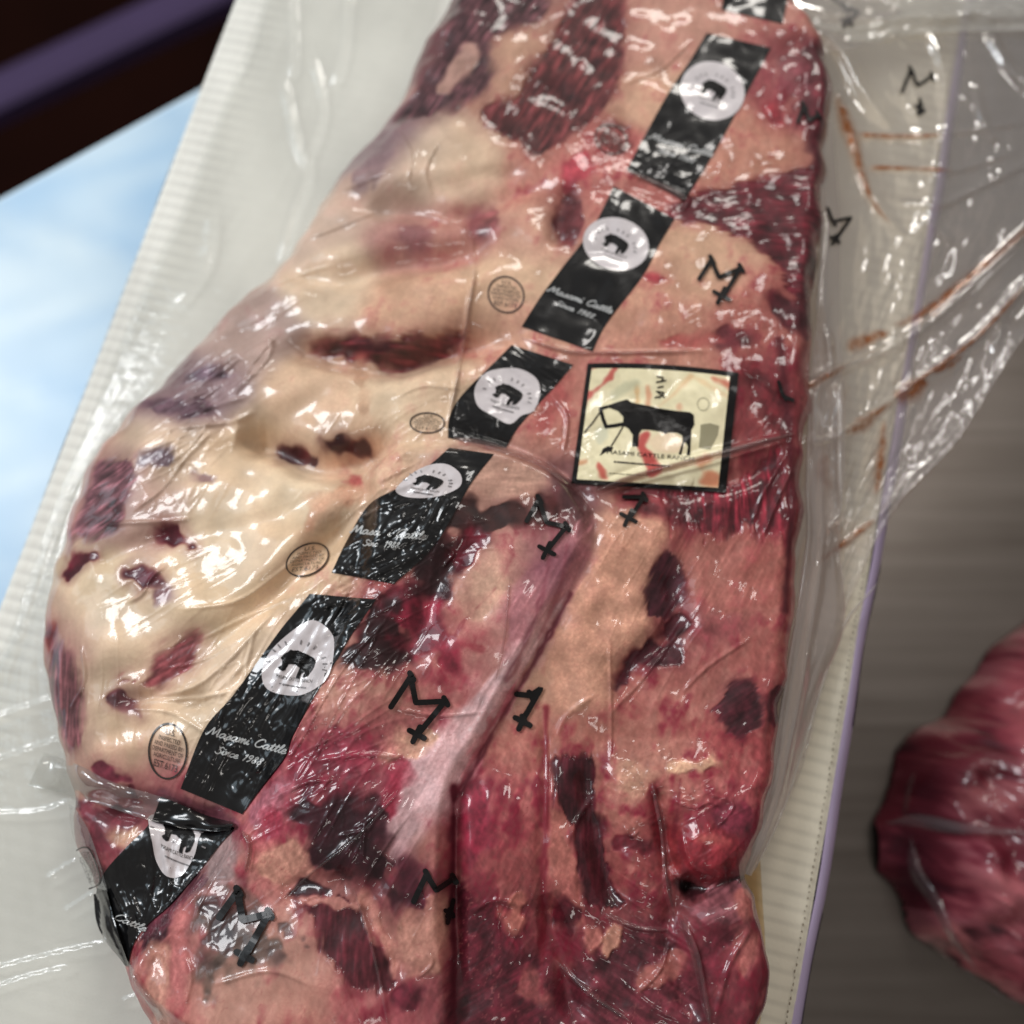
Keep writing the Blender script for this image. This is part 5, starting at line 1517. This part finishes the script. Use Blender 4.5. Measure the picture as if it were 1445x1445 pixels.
R_RIDGES = [([(1152, 150), (1162, 260), (1168, 330), (1162, 420), (1167, 470)], 5, 17), ([(1182, 510), (1188, 600), (1186, 700), (1168, 760), (1150, 820)], 4, 16), ([(1150, 540), (1152, 620), (1150, 690)], 3, 12), ([(1120, 930), (1106, 1020), (1090, 1120)], 3, 12), ([(1165, 455), (1172, 520), (1150, 560), (1148, 640)], 3.5, 6),
            ([(1182, 530), (1184, 600), (1184, 660), (1186, 720), (1166, 750), (1145, 820), (1122, 900), (1106, 1000), (1092, 1110), (1062, 1220)], 4, 5),
            ([(1240, 822), (1205, 870), (1180, 930), (1152, 1000), (1120, 1110), (1064, 1232)], 2.2, 4),
            ([(1108, 629), (1187, 612), (1277, 549), (1374, 480), (1450, 400), (1520, 330)], 5, 6), ([(1115, 556), (1187, 520), (1256, 490), (1330, 440), (1445, 330), (1540, 240)], 5, 6),
            ([(1149, 798), (1239, 729), (1274, 686)], 2.0, 4), ([(1201, 188), (1270, 192), (1336, 188), (1460, 170)], 1.8, 4), ([(1222, 235), (1300, 236), (1350, 240), (1440, 210)], 1.8, 4),
            ([(1270, 288), (1330, 288), (1370, 270), (1440, 236), (1520, 200)], 2.6, 4), ([(1184, 128), (1208, 207), (1222, 259), (1256, 311), (1280, 335)], 1.8, 6),
            ([(1100, 20), (1180, 60), (1220, 130), (1260, 180)], 4, 10), ([(1120, 5), (1250, 25), (1380, 10), (1520, 20)], 5, 14), ([(1310, 40), (1330, 90), (1335, 180), (1310, 330)], 2.5, 8),
            ([(1375, 110), (1390, 175), (1410, 200)], 2.5, 6), ([(1390, 40), (1440, 110), (1520, 150)], 3, 9), ([(1300, 310), (1330, 330), (1345, 345)], 2, 5),
            ([(1400, 500), (1430, 420), (1480, 380)], 3, 7), ([(1150, 900), (1128, 1010), (1110, 1100)], 1.6, 5)]
S_R = Sheet([(1040, -70), (1085, 5), (1150, 80), (1158, 200), (1144, 380), (1126, 560), (1120, 660), (1112, 800), (1104, 900), (1094, 1000), (1080, 1100), (1056, 1195), (1046, 1232)],
            [(1560, -80), (1580, 60), (1590, 180), (1580, 290), (1520, 390), (1440, 482), (1350, 622), (1272, 704), (1232, 772), (1192, 860), (1166, 930), (1132, 1080), (1058, 1236)],
            [26, 24, 22, 24, 24, 24, 22, 20, 20, 20, 22], [2, 4, 6, 6, 4, 3, 3, 3, 3, 4, 12], 420, 170, R_RIDGES, 2.2, 0.0010, 4, 1.7)
flap = S_R.build("bag_flap", M_film, PACK)
S_T = Sheet([(1050, -90), (1150, -90), (1300, -90), (1540, -90)], [(1084, 18), (1165, 72), (1290, 48), (1540, 40)], [18, 16, 14, 12], [26, 16, 12, 10], 160, 60,
            [([(1084, 0), (1180, 40), (1300, 22), (1520, 18)], 4, 12), ([(1110, 10), (1190, 58), (1280, 40)], 2, 6)], 1.0, 0.0008, 31, 1.7)
S_T.build("gathered_film", film_mat("gathered_film", 0.55, (0.95, 0.93, 0.9), (0.84, 0.82, 0.76), rough=0.1, gloss=2.6, cap=0.4), PACK)
L_RIDGES = [([(408, -30), (412, 40), (412, 110)], 3, 6), ([(398, 100), (418, 200), (432, 240), (408, 310), (395, 370)], 2.2, 5), ([(490, -20), (485, 60), (470, 120)], 2.4, 6),
            ([(440, 80), (455, 150), (430, 230)], 1.6, 5), ([(360, 0), (350, 60), (330, 110)], 1.6, 6), ([(-20, 1080), (40, 1060), (100, 1040)], 2.2, 3), ([(-20, 1020), (30, 1002), (80, 985)], 1.6, 3),
            ([(-20, 1150), (50, 1148), (95, 1135)], 1.6, 3), ([(60, 1245), (90, 1225), (110, 1215)], 1.6, 2.5), ([(88, 1290), (120, 1268), (140, 1258)], 1.8, 2.5),
            ([(-20, 1372), (60, 1352), (150, 1332)], 2.2, 3), ([(-20, 1400), (40, 1380), (100, 1366)], 1.8, 3), ([(170, 1415), (195, 1405)], 1.5, 3), ([(300, 290), (290, 370), (250, 430)], 1.0, 8)]
S_L = Sheet([(640, -60), (600, 70), (560, 155), (490, 240), (404, 368), (300, 468), (206, 565), (144, 634), (106, 720), (72, 850), (66, 955), (86, 1055), (102, 1120), (108, 1195), (134, 1262), (156, 1325), (186, 1388), (240, 1500)],
            [(392, -60), (365, 20), (338, 90), (305, 170), (262, 280), (214, 380), (166, 490), (126, 590), (86, 690), (46, 800), (10, 900), (-30, 965), (-60, 1050), (-80, 1130), (-80, 1210), (-80, 1300), (-80, 1400), (-80, 1520)],
            [3, 3, 3, 4, 4, 4, 5, 5, 5], [1.6, 1.6, 1.6, 1.6], 420, 90, L_RIDGES, 3.0, 0.00018, 9)
skirt = S_L.build("bag_skirt", M_skirt, PACK)
for z, c, b in (([(1273, 130), (1285, 99), (1295, 121), (1315, 108)], None, 0), ([(1298, 140), (1299, 153), (1298, 162)], (1298, 153), 0),
                 ([(1168, 294), (1175, 313), (1201, 307), (1180, 338)], (1178, 338), 0)):
    mark(z, c, 5, S_R.place, PACK, cs=.6)
mark([(1175, -2), (1192, 10), (1212, 17), (1198, 30)], (1194, 30), 5, S_T.place, PACK, cs=.6)


def fold(name, pts, wid, h, mat, place=on, lift=0.0005, lean=0.35):
    """a narrow standing pleat of film along a line: a small tent in section; wid px, h mm"""
    p = resample(smooth_line(pts, False, 6), max(8, 10 * len(pts)))
    t = np.gradient(p, axis=0)
    t /= np.linalg.norm(t, axis=1, keepdims=True)
    nrm = np.stack([-t[:, 1], t[:, 0]], 1)
    n = len(p)
    s = np.linspace(0, 1, n)
    w = np.interp(s, np.linspace(0, 1, len(np.atleast_1d(wid))), np.atleast_1d(wid)) if np.ndim(wid) else np.full(n, wid)
    w = w * (0.12 + 0.88 * np.minimum(1, 7 * np.minimum(s, 1 - s)))
    prof = [(-.5, 0), (-.3, .45), (-.1 + lean * .2, .9), (lean * .4, 1), (.2 + lean * .3, .75), (.4, .3), (.5, 0)]
    rows = []
    rg = np.random.default_rng(int(abs(p[0, 0]) + 7))
    wv = np.interp(s, np.linspace(0, 1, 9), rg.uniform(.75, 1.2, 9))
    for a, b in prof:
        q = p + nrm * (a * w)[:, None]
        v = place(q[:, 0], q[:, 1], lift)
        v[:, 2] += b * h * 1e-3 * wv * np.minimum(1, 6 * np.minimum(s, 1 - s) + .1)
        rows.append(v)
    V = np.stack(rows, 1)
    return mesh(name, V.reshape(-1, 3), grid_faces(n, len(prof)), mat, PACK)


fold("film_fold", [(838, 694), (905, 672), (1010, 644), (1090, 622), (1120, 612)], 12, 3, M_foldpink)
fold("film_fold", [(672, 372), (664, 425), (656, 480), (642, 555), (630, 600)], 6, 1.2, M_fold)
fold("film_fold", [(640, 618), (700, 632), (765, 655), (812, 690)], 10, 1.6, M_foldpink)
fold("film_fold", [(342, 1172), (353, 1195), (347, 1232)], 8, 1.4, M_foldpink)
fold("film_fold", [(958, 1292), (980, 1345), (992, 1400), (1002, 1450)], 12, 1.6, M_fold)
fold("film_fold", [(920, 1105), (934, 1170), (940, 1230), (952, 1290)], 8, 1.0, M_fold)
fold("film_fold", [(852, 1288), (900, 1308), (944, 1312)], 7, 1.2, M_fold)
fold("film_fold", [(785, 1355), (830, 1400), (890, 1442)], 8, 1.0, M_fold)
fold("film_fold", [(735, 478), (800, 497), (870, 499), (960, 497)], 6, 1.0, M_foldpink)
fold("film_fold", [(885, 243), (930, 262), (972, 284)], 8, 1.0, M_foldpink)
fold("film_fold", [(1115, 556), (1160, 530), (1200, 512)], 14, 3, M_fold, S_R.place)
fold("film_fold", [(182, 1360), (198, 1390), (222, 1430), (240, 1470)], 10, 2.0, M_fold)
fold("film_fold", [(400, 1272), (440, 1232), (505, 1180), (560, 1122)], 4, .7, M_fold)
fold("film_fold", [(498, 1250), (528, 1350), (548, 1450)], 4, .7, M_fold)
fold("film_fold", [(720, 815), (716, 860), (712, 900), (700, 960)], 4, .6, M_foldpink)

M_fold2 = film_mat("thick_fold", 0.24, (0.92, 0.86, 0.86), (0.66, 0.54, 0.56), rough=0.1, gloss=1.5)
# the broad clear pleat across the lower left corner, its lower end printed black
PL_T = [(62, 1062), (112, 1080), (160, 1104), (232, 1126), (290, 1150), (338, 1162)]
PL_B = [(40, 1108), (100, 1122), (150, 1138), (212, 1158), (280, 1172), (334, 1172)]


def pleat(name, s0, s1, mat, nu=40, nv=14, extra=0.0):
    a, b = resample(smooth_line(PL_T, False, 6), 101), resample(smooth_line(PL_B, False, 6), 101)
    S = np.linspace(s0, s1, nu)
    T = np.linspace(0, 1, nv)
    A = np.stack([np.interp(S, np.linspace(0, 1, 101), a[:, k]) for k in (0, 1)], 1)
    B = np.stack([np.interp(S, np.linspace(0, 1, 101), b[:, k]) for k in (0, 1)], 1)
    rows = []
    for t in T:
        q = A * (1 - t) + B * t
        v = on(q[:, 0], q[:, 1], 0.0016 + extra)
        zs = np.convolve(np.r_[[v[0, 2]] * 4, v[:, 2], [v[-1, 2]] * 4], np.ones(9) / 9, 'valid')
        z = np.maximum(zs, 0.004) + 0.0045 * math.sin(math.pi * min(1, t * 1.1)) + 0.0006 * np.sin(S * 40 + 5 * t)
        x, y = at(q[:, 0], q[:, 1], z)
        rows.append(np.stack([x, y, z], 1))
    return mesh(name, np.stack(rows, 1).reshape(-1, 3), grid_faces(nu, nv), mat, PACK)


M_pleat = film_mat("pleat_film", 0.16, (0.92, 0.92, 0.90), (0.75, 0.76, 0.75), rough=0.08, gloss=2.2)
pleat("film_pleat", 0, .62, M_pleat)
pleat("printed_pleat", .60, .97, M_black, extra=0.0006)
# corner of the bag hanging at the lower left, with a folded stamp and a black end
CT_L = [(97, 1135), (101, 1175), (115, 1210), (128, 1250)]
CT_R = [(104, 1138), (124, 1170), (140, 1215), (152, 1258)]


def on_low(px, py, lift):
    v = on(px, py, lift)
    z = np.maximum(v[:, 2], 0.010)
    x, y = at(np.asarray(px, float), np.asarray(py, float), z)
    return np.stack([x, y, z], 1)


strip("corner_fold", CT_L, CT_R, 16, 60, 0.0022, M_pleat, PACK, on_low)
fs = strokes("folded_stamp", [smooth_line([(108, 1200), (116, 1196), (126, 1198), (134, 1215), (141, 1240), (136, 1250), (126, 1254)], False, 6)], 2.0, 0.0028, M_stamp, PACK, on_low)
text("stamp_lettering", [("AND PASSED BY", 0, 6, 46, 4.6), ("DEPARTMENT OF", 0, 0, 48, 4.6), ("AGRICULTURE", 0, -6, 40, 4.6)], frame((124, 1226), (.38, .92), (.92, -.38)), 0.0028, M_stamp, fs, on_low)
strip("black_corner", [(132, 1262), (136, 1300), (150, 1330), (172, 1356)], [(150, 1256), (162, 1300), (172, 1334), (182, 1362)], 14, 60, 0.0024, M_black, PACK, on_low)

# juice held in the folds of the flap
for pts, w in [([(1192, 612), (1215, 600), (1245, 578), (1262, 566)], (3, 11, 6, 3)), ([(1262, 566), (1290, 548), (1312, 535)], (8, 16, 4)), ([(1312, 528), (1345, 512), (1360, 500)], (2, 6, 2)),
               ([(1180, 130), (1200, 190), (1215, 240), (1232, 285), (1258, 318)], (5, 10, 7, 4, 3)), ([(1201, 189), (1270, 193), (1334, 190)], (4, 4, 3)), ([(1225, 236), (1290, 238), (1345, 240)], (4, 3, 3)),
               ([(1152, 796), (1190, 768), (1236, 732)], (3, 6, 4)), ([(1195, 492), (1225, 478), (1256, 468)], (9, 10, 4)), ([(1165, 640), (1160, 665), (1172, 690)], (4, 9, 3)), ([(1256, 462), (1310, 436), (1440, 330), (1500, 270)], (5, 6, 4, 3)), ([(1277, 549), (1374, 480), (1450, 400)], (3, 4, 3)), ([(1120, 556), (1160, 535), (1195, 516)], (3, 5, 3)),
               ([(1248, 590), (1244, 640), (1236, 700)], (3, 7, 4))]:
    q = resample(smooth_line(pts, False, 6), 60)
    tt = np.gradient(q, axis=0)
    tt /= np.linalg.norm(tt, axis=1, keepdims=True)
    wd = np.interp(np.linspace(0, 1, 60), np.linspace(0, 1, len(w)), w) * 2.8
    cols = [(-.5, 0), (-.3, .4), (-.1, 1), (.1, 1), (.3, .4), (.5, 0)]
    V = np.stack([q + np.stack([-tt[:, 1], tt[:, 0]], 1) * (a * wd)[:, None] for a, _ in cols], 1)
    sv = np.linspace(0, 1, 60)
    fd = np.array([b for _, b in cols])[None, :] * np.minimum(1, 7 * np.minimum(sv, 1 - sv))[:, None]
    mesh("juice_streak", S_R.place(V[..., 0].ravel(), V[..., 1].ravel(), 0.0012), grid_faces(60, 6), M_juice, PACK, colors=np.repeat(fd.reshape(-1, 1), 3, 1))
# amber juice pooled along the foot of the meat, lower right
strip("juice_pool", [(1050, 1235), (1066, 1280), (1074, 1350), (1068, 1440), (1060, 1470)], [(1072, 1200), (1076, 1270), (1080, 1350), (1073, 1440), (1064, 1470)], 8, 60, 0.0, film_mat("amber_juice", (.06), (.86, .70, .50), (.5, .3, .12), gloss=.8), PACK,
      lambda px, py, l: np.stack([*at(px, py, 0.0032), np.full(len(px), 0.0032)], 1))
# the milky standing wall of the bag along the right side of the meat
WALL_I = [(1152, 170), (1160, 330), (1152, 450), (1142, 560), (1139, 690), (1140, 760), (1128, 850), (1111, 950), (1098, 1030), (1086, 1110), (1060, 1195), (1048, 1232)]
WALL_O = [(1176, 170), (1186, 330), (1186, 450), (1192, 560), (1190, 690), (1186, 770), (1192, 880), (1160, 965), (1136, 1040), (1112, 1120), (1088, 1180), (1060, 1236)]
S_W = Sheet(WALL_I, WALL_O, [26, 27, 26, 25, 24, 23, 22], [8, 8, 7, 7, 7, 9, 16], 300, 40,
            [([(1160, 200), (1172, 330), (1166, 450)], 2.5, 9), ([(1160, 560), (1160, 690), (1162, 760), (1150, 850), (1130, 960), (1112, 1050), (1095, 1130)], 2, 7),
             ([(1178, 560), (1180, 690)], 2, 6), ([(1140, 930), (1120, 1040), (1098, 1130), (1075, 1195)], 1.2, 4)], 0.8, 0.0003, 21)
S_W.build("bag_wall", film_mat("milky_film", 0.38, (0.96, 0.91, 0.88), (0.88, 0.78, 0.74), rough=0.09, gloss=2.4), PACK)
M_hem_glint = film_mat("film_hem", 0.5, (0.95, 0.93, 0.9), (0.85, 0.80, 0.76), rough=0.12, gloss=2.4)  # whiter milk paints in the bright highlight lines along the film's bends
fold("film_hem", [(1152, 170), (1160, 330), (1153, 450)], 7, 1.6, M_hem_glint, S_W.place, 0.0008)
fold("film_hem", [(1142, 560), (1139, 690), (1140, 760), (1128, 850), (1111, 950), (1098, 1030), (1086, 1110), (1060, 1195), (1049, 1230)], 6, 1.4, M_hem_glint, S_W.place, 0.0008)
fold("film_hem", [(1186, 540), (1188, 620), (1187, 700)], 10, 1.6, M_hem_glint, S_R.place, 0.002)
fold("film_hem", [(1238, 824), (1192, 880), (1160, 965), (1136, 1040), (1112, 1120), (1088, 1180), (1064, 1230)], 6, 1.4, M_hem_glint, S_R.place, 0.0012)
# the visible hems of the film
for pts, w, sh in [([(1520, 388), (1440, 482), (1350, 622), (1272, 704), (1232, 772)], 5, S_R), ([(1232, 772), (1192, 860), (1166, 930), (1132, 1080), (1062, 1230)], 4, S_R)]:
    fold("film_hem", pts, w, 1.4, M_fold, sh.place)

# ------------------------------------------------------------------ the second pack, on the steel table at the right
G = Field(*sorted((at(1225, 1100, TZ)[0], at(1720, 1100, TZ)[0])), at(1400, 1640, TZ)[1], at(1400, 820, TZ)[1], 0.0009, seed=77)
O2 = [(1600, 800), (1480, 840), (1420, 900), (1388, 962), (1335, 1000), (1292, 1052), (1264, 1110), (1248, 1165), (1253, 1232), (1285, 1292), (1335, 1350), (1400, 1398), (1470, 1430), (1600, 1470), (1700, 1400), (1720, 1000)]
q = smooth_line(O2, True, 4)
x2, y2 = at(q[:, 0], q[:, 1], TZ + 0.02)
d2 = sdf(G.X, G.Y, np.stack([x2, y2], 1)) + 0.0028 * G.noise(22, 60, 1)
G.H = TZ + 0.062 * np.sin(math.pi / 2 * np.clip(d2 / 0.05, 0, 1)) ** 0.75
nb_, nm_, nf_ = G.noise(15, 60, 1), G.noise(5, 26, 1.1, -25, 1.8), G.noise(2, 6, .4, -30, 3)
base = np.ones(G.X.shape + (3,)) * np.array([128, 52, 60]) / 255
k = np.clip(nm_ * .7 + nb_ * .4 - .2, 0, 1)[..., None]
base = base + (np.array([202, 136, 138]) / 255 - base) * k * .62
k = np.clip(-nm_ * .8 + nb_ * .3 - .5, 0, 1)[..., None]
base = base + (np.array([66, 20, 32]) / 255 - base) * k * .9
G.C = base.astype(np.float32)


def gsurf(px, py, lift):
    z = np.full(np.shape(px), TZ + 0.04)
    for _ in range(12):
        x, y = at(px, py, z)
        z = .5 * z + .5 * G.sample(G.H, x, y)
    x, y = at(px, py, z)
    return np.stack([x, y, z + lift], -1)


def gpatch(pts, col, soft, st=.85):
    p = smooth_line(pts, True, 3)
    w = gsurf(p[:, 0], p[:, 1], 0)
    d = sdf(G.X, G.Y, w[:, :2]) + .0015 * nf_
    m = (sstep(d / (soft * 1e-3) + .5) * st)[..., None]
    G.C = (G.C * (1 - m) + np.array(col) / 255 * m).astype(np.float32)


for pts, col, soft, st in [([(1400, 960), (1445, 930), (1500, 980), (1480, 1060), (1420, 1050)], (180, 96, 98), 14, .8), ([(1335, 1005), (1390, 975), (1370, 1020), (1330, 1040)], (160, 80, 82), 10, .8),
                           ([(1290, 1080), (1380, 1040), (1430, 1080), (1380, 1130), (1290, 1130)], (112, 40, 46), 14, .8), ([(1340, 1115), (1445, 1100), (1500, 1130), (1380, 1150)], (168, 100, 98), 10, .8),
                           ([(1250, 1180), (1290, 1180), (1310, 1260), (1270, 1260)], (96, 34, 46), 10, .8), ([(1350, 1230), (1430, 1230), (1520, 1290), (1430, 1300)], (190, 112, 112), 10, .85),
                           ([(1360, 1195), (1440, 1190), (1500, 1230), (1400, 1225)], (120, 36, 48), 8, .8), ([(1340, 1270), (1420, 1290), (1500, 1340), (1400, 1310)], (186, 106, 108), 8, .8),
                           ([(1300, 1310), (1340, 1300), (1400, 1370), (1440, 1400), (1420, 1410), (1340, 1350)], (206, 128, 122), 8, .85), ([(1380, 1330), (1440, 1350), (1500, 1400), (1430, 1380)], (186, 92, 98), 8, .8)]:
    gpatch(pts, col, soft, st)
rg_ = np.clip(1 - np.abs(G.noise(6, 22, .9, -30, 3)) * 1.5, 0, 1) ** 2
G.H += sstep(d2 / .008) * (.0026 * nb_ + .0014 * nm_ + .0014 * rg_)
PACK2 = empty("wrapped_meat_piece", (float(x2.mean()), float(y2.mean()), TZ))
tag(PACK2, "dark red wrapped piece of meat on bare steel, cut off by the right edge", "meat")
G.build("meat", d2 > 0, M_meat2, PACK2)
_save, PACK_ = PACK, PACK
PACK = PACK2
fold("film_fold", [(1249, 1162), (1290, 1158), (1350, 1168), (1445, 1176), (1520, 1180)], (14, 20, 13, 8, 8), 5, M_fold2, gsurf, 0.001)
fold("film_fold", [(1284, 1182), (1292, 1230), (1320, 1275), (1345, 1325), (1378, 1368)], (14, 18, 16, 10, 8), 4, M_fold2, gsurf, 0.001)
fold("film_fold", [(1275, 1150), (1282, 1110), (1290, 1090)], 6, 2, M_foldpink, gsurf, 0.001)
fold("film_fold", [(1320, 1338), (1360, 1370), (1410, 1404), (1470, 1436)], 8, 2, M_fold, gsurf, 0.001)
PACK = PACK_
